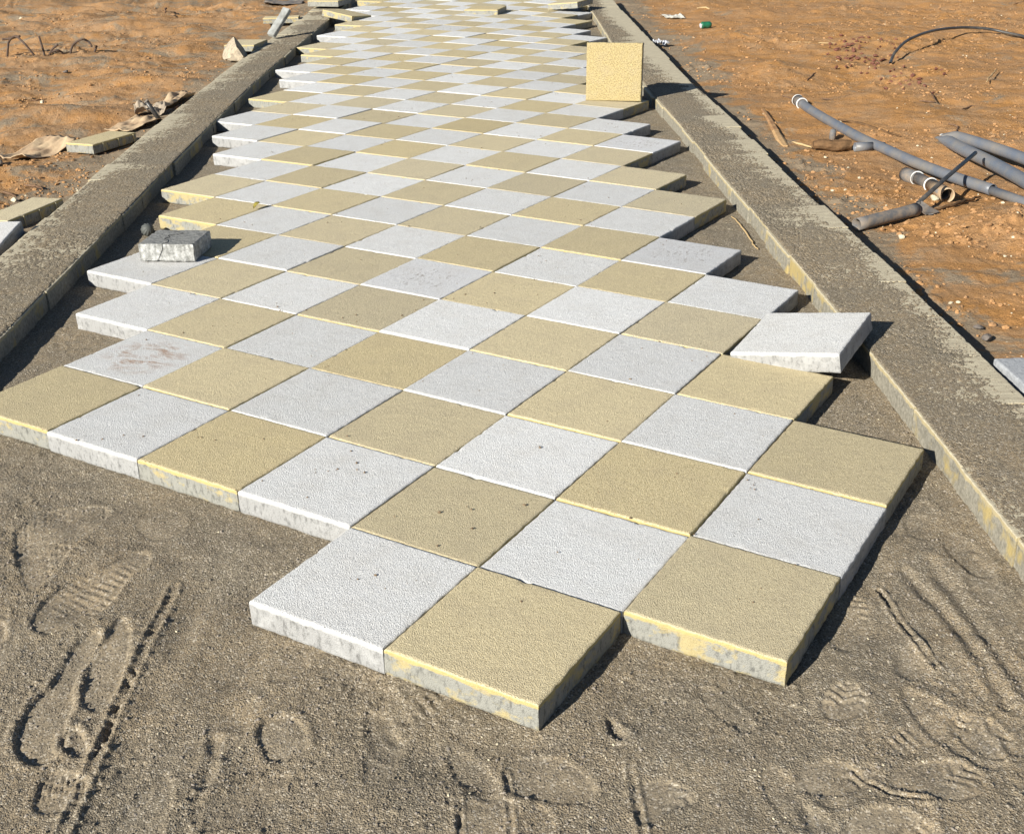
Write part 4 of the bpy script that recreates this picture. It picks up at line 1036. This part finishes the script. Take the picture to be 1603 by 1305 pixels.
# leaf
def leaf():
    P = Vector(G(402, 327, 0.001)); nx, ny = 12, 6
    gx, gy = np.meshgrid(np.linspace(0, 1, nx), np.linspace(-1, 1, ny), indexing='ij')
    w = 0.014 * np.sin(np.pi * np.clip(gx, .02, .98)) ** .7
    z = .003 + 0.028 * np.sin(gx * 2.0) * 0.8 + 0.008 * gy ** 2
    top = np.stack([0.042 * gx - .02, w * gy, z], -1).reshape(-1, 3); bot = top - np.array([0, 0, .0006]); N = nx * ny
    idx = np.arange(N).reshape(nx, ny); q = np.stack([idx[:-1, :-1], idx[1:, :-1], idx[1:, 1:], idx[:-1, 1:]], -1).reshape(-1, 4)
    per = np.concatenate([idx[:-1, 0], idx[-1, :-1], idx[1:, -1][::-1], idx[0, 1:][::-1]]); n2 = np.roll(per, -1)
    link("dry_leaf", mesh_np("dry_leaf", np.concatenate([top, bot]), np.concatenate([q, q[:, ::-1] + N, np.stack([per, per + N, n2 + N, n2], -1)]), M_LEAF), P, (0, 0, 0.9),
         label="curled yellow-green dry leaf lying on a joint between tiles at left", category="leaf")
leaf()

# ---------------------------------------------------------------- small things on the right
gb = slab_mesh("grey_block", 0.105, 0.30, 0.08, simple("pale_concrete", (.42, .43, .45), .9, .2, (.30, .31, .33), 50, .004, 120), 75, n=24)
link("grey_block", gb, (2.372, 1.262, -0.012), (0, 0, math.radians(4)), label="pale grey concrete block lying along the outside of the right kerb", category="concrete block")
def can():
    P = gp(1105, 45, 0.0)
    root = empty("crushed_can", P, label="crushed green drinks can on the earth at the top right of the kerb", category="can")
    v, f = tube([Vector((-.06, -.02, .035)), Vector((-.045, -.015, .036)), Vector((-.02, 0, .040)), Vector((.01, 0, .036)), Vector((.04, .015, .038)), Vector((.055, .02, .036))], [.026, .036, .033, .038, .035, .026], 16, jitter=.10)
    link("can_body", pymesh("can_body", v, f, M_GREEN), parent=root)
    v, f = tube([Vector((-.064, -.022, .033)), Vector((-.059, -.02, .034))], [.024, .026], 16); link("can_end", pymesh("can_end", v, f, M_SILVER), parent=root)
can()
crumpled("foil_scrap", M_SILVER, 2.135, 10.15, 0.13, 0.20, 0.3, 0.07, 31, "crumpled silver foil in the shadow of the right kerb", "foil", fold=1.5, lift=.02)
crumpled("plastic_scrap", simple("pale_plastic", (.60, .57, .50), .6, .3), 2.58, 12.75, 0.24, 0.30, 0.1, 0.04, 33, "pale flat plastic scrap on the earth beyond the green can", "plastic")
stone_specs = [
    (1532, 512, .022, M_STONE, "dark stone beside the right kerb's shadow, the one farther back"), (1545, 529, .026, M_STONE, "dark stone beside the right kerb's shadow, the nearer one"),
    (1411, 371, .022, M_PALE, "pale angular chip lying right below the broken pipe"), (1292, 246, .012, M_PALE, "small pale stone below the log"),
    (1459, 249, .016, M_PALE, "pale pebble between the long pipe and the pinched pipes"), (1463, 310, .030, M_PALE, "pale yellowish stone wedged by the ringed fitting"),
    (35, 42, .030, M_PALE, "pale stone above the wire arches at left"), (104, 118, .03, M_STONE, "dark earth-stained stone beneath the wires"),
    (23, 314, .03, M_PALE, "small pale stone behind the yellow tile at far left"), (66, 160, .025, M_PALE, "pale stone on the earth right of the small twig"),
    (1515, 374, .024, M_CLOD, "flat reddish stone at right below the dark stick"), (1196, 178, .016, M_PALE, "white stone by the upper end of the stake"),
]
for i, (px, py, s, m, lab) in enumerate(stone_specs):
    P = gp(px, py, s * .45); link("stone", rock_mesh("stone", m, (s, s * .8, s * .6), 100 + i, 2, .3), P, (0, 0, i), label=lab, category="stone")

# reddish lumps scattered round the hose end
pm = [rock_mesh("reddish_lump", M_PELLET, (.021, .016, .013), 140 + k, 2, .3) for k in range(5)]
cl = [(1337, 88, 18, 7, 34), (1368, 100, 20, 8, 16), (1312, 72, 9, 8, 16), (1398, 68, 14, 5, 8), (1415, 128, 18, 7, 20), (1450, 118, 20, 8, 8), (1345, 62, 16, 5, 10)]
nn = 0
for cx, cy, sx, sy, n in cl:
    for _ in range(n):
        P = gp(cx + rnd.gauss(0, sx), cy + rnd.gauss(0, sy), 0.010); s = rnd.uniform(.65, 1.3)
        o = link("reddish_lump", pm[nn % 5], P, (rnd.uniform(-.4, .4), rnd.uniform(-.4, .4), rnd.uniform(0, 6)), label="small dark reddish lump among those scattered round the foot of the black hose", category="lump", group="reddish lumps scattered by the black hose")
        o.scale = (s, s, s); nn += 1

# ---------------------------------------------------------------- uncountable grit and clods
def scatter(name, base, n, sampler, size, mat, label, seed, sub=1, zoff=0.0, squash=.7, flat_z=None):
    rs = np.random.RandomState(seed)
    bm = bmesh.new(); bmesh.ops.create_icosphere(bm, subdivisions=sub, radius=1.0)
    V0 = np.array([v.co[:] for v in bm.verts]); F0 = np.array([[v.index for v in f.verts] for f in bm.faces]); bm.free()
    pts = sampler(rs, n); n = len(pts)
    s = size[0] * np.exp(rs.rand(n) ** 2.2 * math.log(size[1] / size[0]))
    j = 1 + 0.30 * (rs.rand(n, len(V0), 1) - .5) * 2
    a = rs.rand(n) * 6.283; c, si = np.cos(a), np.sin(a)
    V = V0[None] * j * s[:, None, None] * np.stack([1 + .4 * rs.rand(n), .7 + .4 * rs.rand(n), np.full(n, squash)], 1)[:, None, :]
    x = V[..., 0] * c[:, None] - V[..., 1] * si[:, None]; y = V[..., 0] * si[:, None] + V[..., 1] * c[:, None]
    Zs = np.zeros(n); Ps = np.zeros(n)
    if flat_z is None and 'sand' in name or 'grit' in name: stamps(Zs, Ps, pts[:, 0].copy(), pts[:, 1].copy())
    s = np.where((Ps > .3) & (rs.rand(n) < .85), 0.0, s)
    z0 = Zs + ground_z(pts[:, 0], pts[:, 1], True, Ps) if flat_z is None else plane_z(pts[:, 0], pts[:, 1]) + flat_z
    V = np.stack([x + pts[:, 0:1], y + pts[:, 1:2], V[..., 2] + z0[:, None] + (s * .25)[:, None] + zoff], -1).reshape(-1, 3)
    Fq = (F0[None] + (np.arange(n) * len(V0))[:, None, None]).reshape(-1, 3)
    link(name, mesh_np(name, V, Fq, mat, smooth=False), kind="stuff", label=label, category=name.replace("_", " "))
def sand_pts(rs, n):
    d = 3.1 * np.exp(rs.rand(n * 2) * math.log(17 / 3.1)) ; y = d - 4.0
    x = -2.0 + 4.2 * rs.rand(n * 2)
    m = (x > lin(KL_IN, y) + .01) & (x < lin(KR_IN, y) - .01) & (y < 13)
    dens = fbm(x * 5, y * 5, 3, 201) + .5
    m &= rs.rand(n * 2) < np.clip(dens * 1.2, .05, 1)
    # keep clear of the tiles
    u = (x * ct + y * st) / .4; v = (-x * st + y * ct) / .4
    vi = np.clip(np.floor(v).astype(int), -1, 31)
    lo = np.array([RMIN.get(k, 99) for k in range(-1, 32)])[vi + 1]; hi = np.array([RMAX.get(k, -99) for k in range(-1, 32)])[vi + 1]
    m &= ~((v >= 0) & (u > lo - .03) & (u < hi + 1.03))
    return np.stack([x[m], y[m]], 1)[:n]
def rgrit(name, mat, seed, n, size, lab): scatter(name, None, n, sand_pts, size, mat, lab, seed)
rgrit("sand_grit", M_GRIT, 1, 26000, (.0009, .0042), "loose grey grit strewn over the bedding sand")
def near_pts(rs, n):
    y = -1.0 + 2.6 * rs.rand(n * 4) ** 1.3; x = -1.2 + 3.2 * rs.rand(n * 4)
    p = fbm(x * 4, y * 4, 3, 205) + .45
    m = (rs.rand(n * 4) < np.clip(p * 1.3, .04, 1)) & (x < lin(KR_IN, y) - .01) & (x > lin(KL_IN, y) + .01)
    u = (x * ct + y * st) / .4; v = (-x * st + y * ct) / .4; vi = np.clip(np.floor(v).astype(int), -1, 31)
    lo = np.array([RMIN.get(k, 99) for k in range(-1, 32)])[vi + 1]; hi = np.array([RMAX.get(k, -99) for k in range(-1, 32)])[vi + 1]
    m &= ~((v >= 0) & (u > lo - .03) & (u < hi + 1.03))
    return np.stack([x[m], y[m]], 1)[:n]
scatter("coarse_sand", None, 60000, near_pts, (.0008, .0030), simple("coarse_grain", (.27, .225, .17), .95, .1), "coarse loose sand grains in front of the paving", 6, sub=1)
rgrit("pale_grit", M_PALE, 2, 3500, (.0009, .0034), "tiny pale stone grains in the bedding sand")
def kerb_pts(rs, n):
    d = 4.2 * np.exp(rs.rand(n) * math.log(18 / 4.2)); y = d - 4.0; t = rs.rand(n) ** 1.0
    R_ = rs.rand(n) < .6
    xr = lin(KR_IN, y) + (lin(KR_OUT, y) - lin(KR_IN, y)) * (.03 + .94 * t); xl = lin(KL_OUT, y) + (lin(KL_IN, y) - lin(KL_OUT, y)) * (.03 + .94 * t)
    return np.stack([np.where(R_, xr, xl), y], 1)
scatter("kerb_grit", None, 30000, kerb_pts, (.0010, .0036), simple("kerb_grain", (.28, .235, .18), .95, .1), "loose grey grains strewn over the kerb tops", 9, sub=1, flat_z=0.0105)
def crumb_pts(rs, n):
    c = np.stack([rs.uniform(-1.3, 1.5, n // 5), 13 * rs.rand(n // 5) ** 1.4], 1)[rs.randint(0, n // 5, n)]
    p = c + rs.randn(n, 2) * np.array([.06, .06]) * rs.rand(n, 1) * 2
    u = (p[:, 0] * ct + p[:, 1] * st) / .4; v = (-p[:, 0] * st + p[:, 1] * ct) / .4; vi = np.clip(np.floor(v).astype(int), -1, 31)
    lo = np.array([RMIN.get(k, 99) for k in range(-1, 32)])[vi + 1]; hi = np.array([RMAX.get(k, -99) for k in range(-1, 32)])[vi + 1]
    return p[(v > .1) & (u > lo + .1) & (u < hi + .9)]
scatter("sand_crumbs", None, 2600, crumb_pts, (.0008, .0042), simple("crumb", (.20, .14, .09), .95, .1), "crumbs of earth and sand lying on the laid tiles", 12, sub=1, flat_z=0.0004)
def dirt_pts(rs, n):
    d = 4.2 * np.exp(rs.rand(n * 3) * math.log(19 / 4.2)); y = d - 4.0; s = (rs.rand(n * 3) - .5) * 0.9; x = .35 + s * d
    m = (x > lin(KR_OUT, y) + .02) | (x < lin(KL_OUT, y) - .02)
    dens = fbm(x * 1.3, y * 1.3, 3, 27) + .35 + .5 * (fbm(x * 4, y * 4, 2, 203))
    m &= rs.rand(n * 3) < np.clip(dens, .03, 1)
    return np.stack([x[m], y[m]], 1)[:n]
scatter("earth_clods", None, 24000, dirt_pts, (.003, .015), M_CLOD, "crumbly clods of red earth strewn beyond the kerbs", 3)
scatter("pale_chips", None, 900, dirt_pts, (.003, .011), M_PALE, "tiny pale stone chips scattered in the red earth", 4)
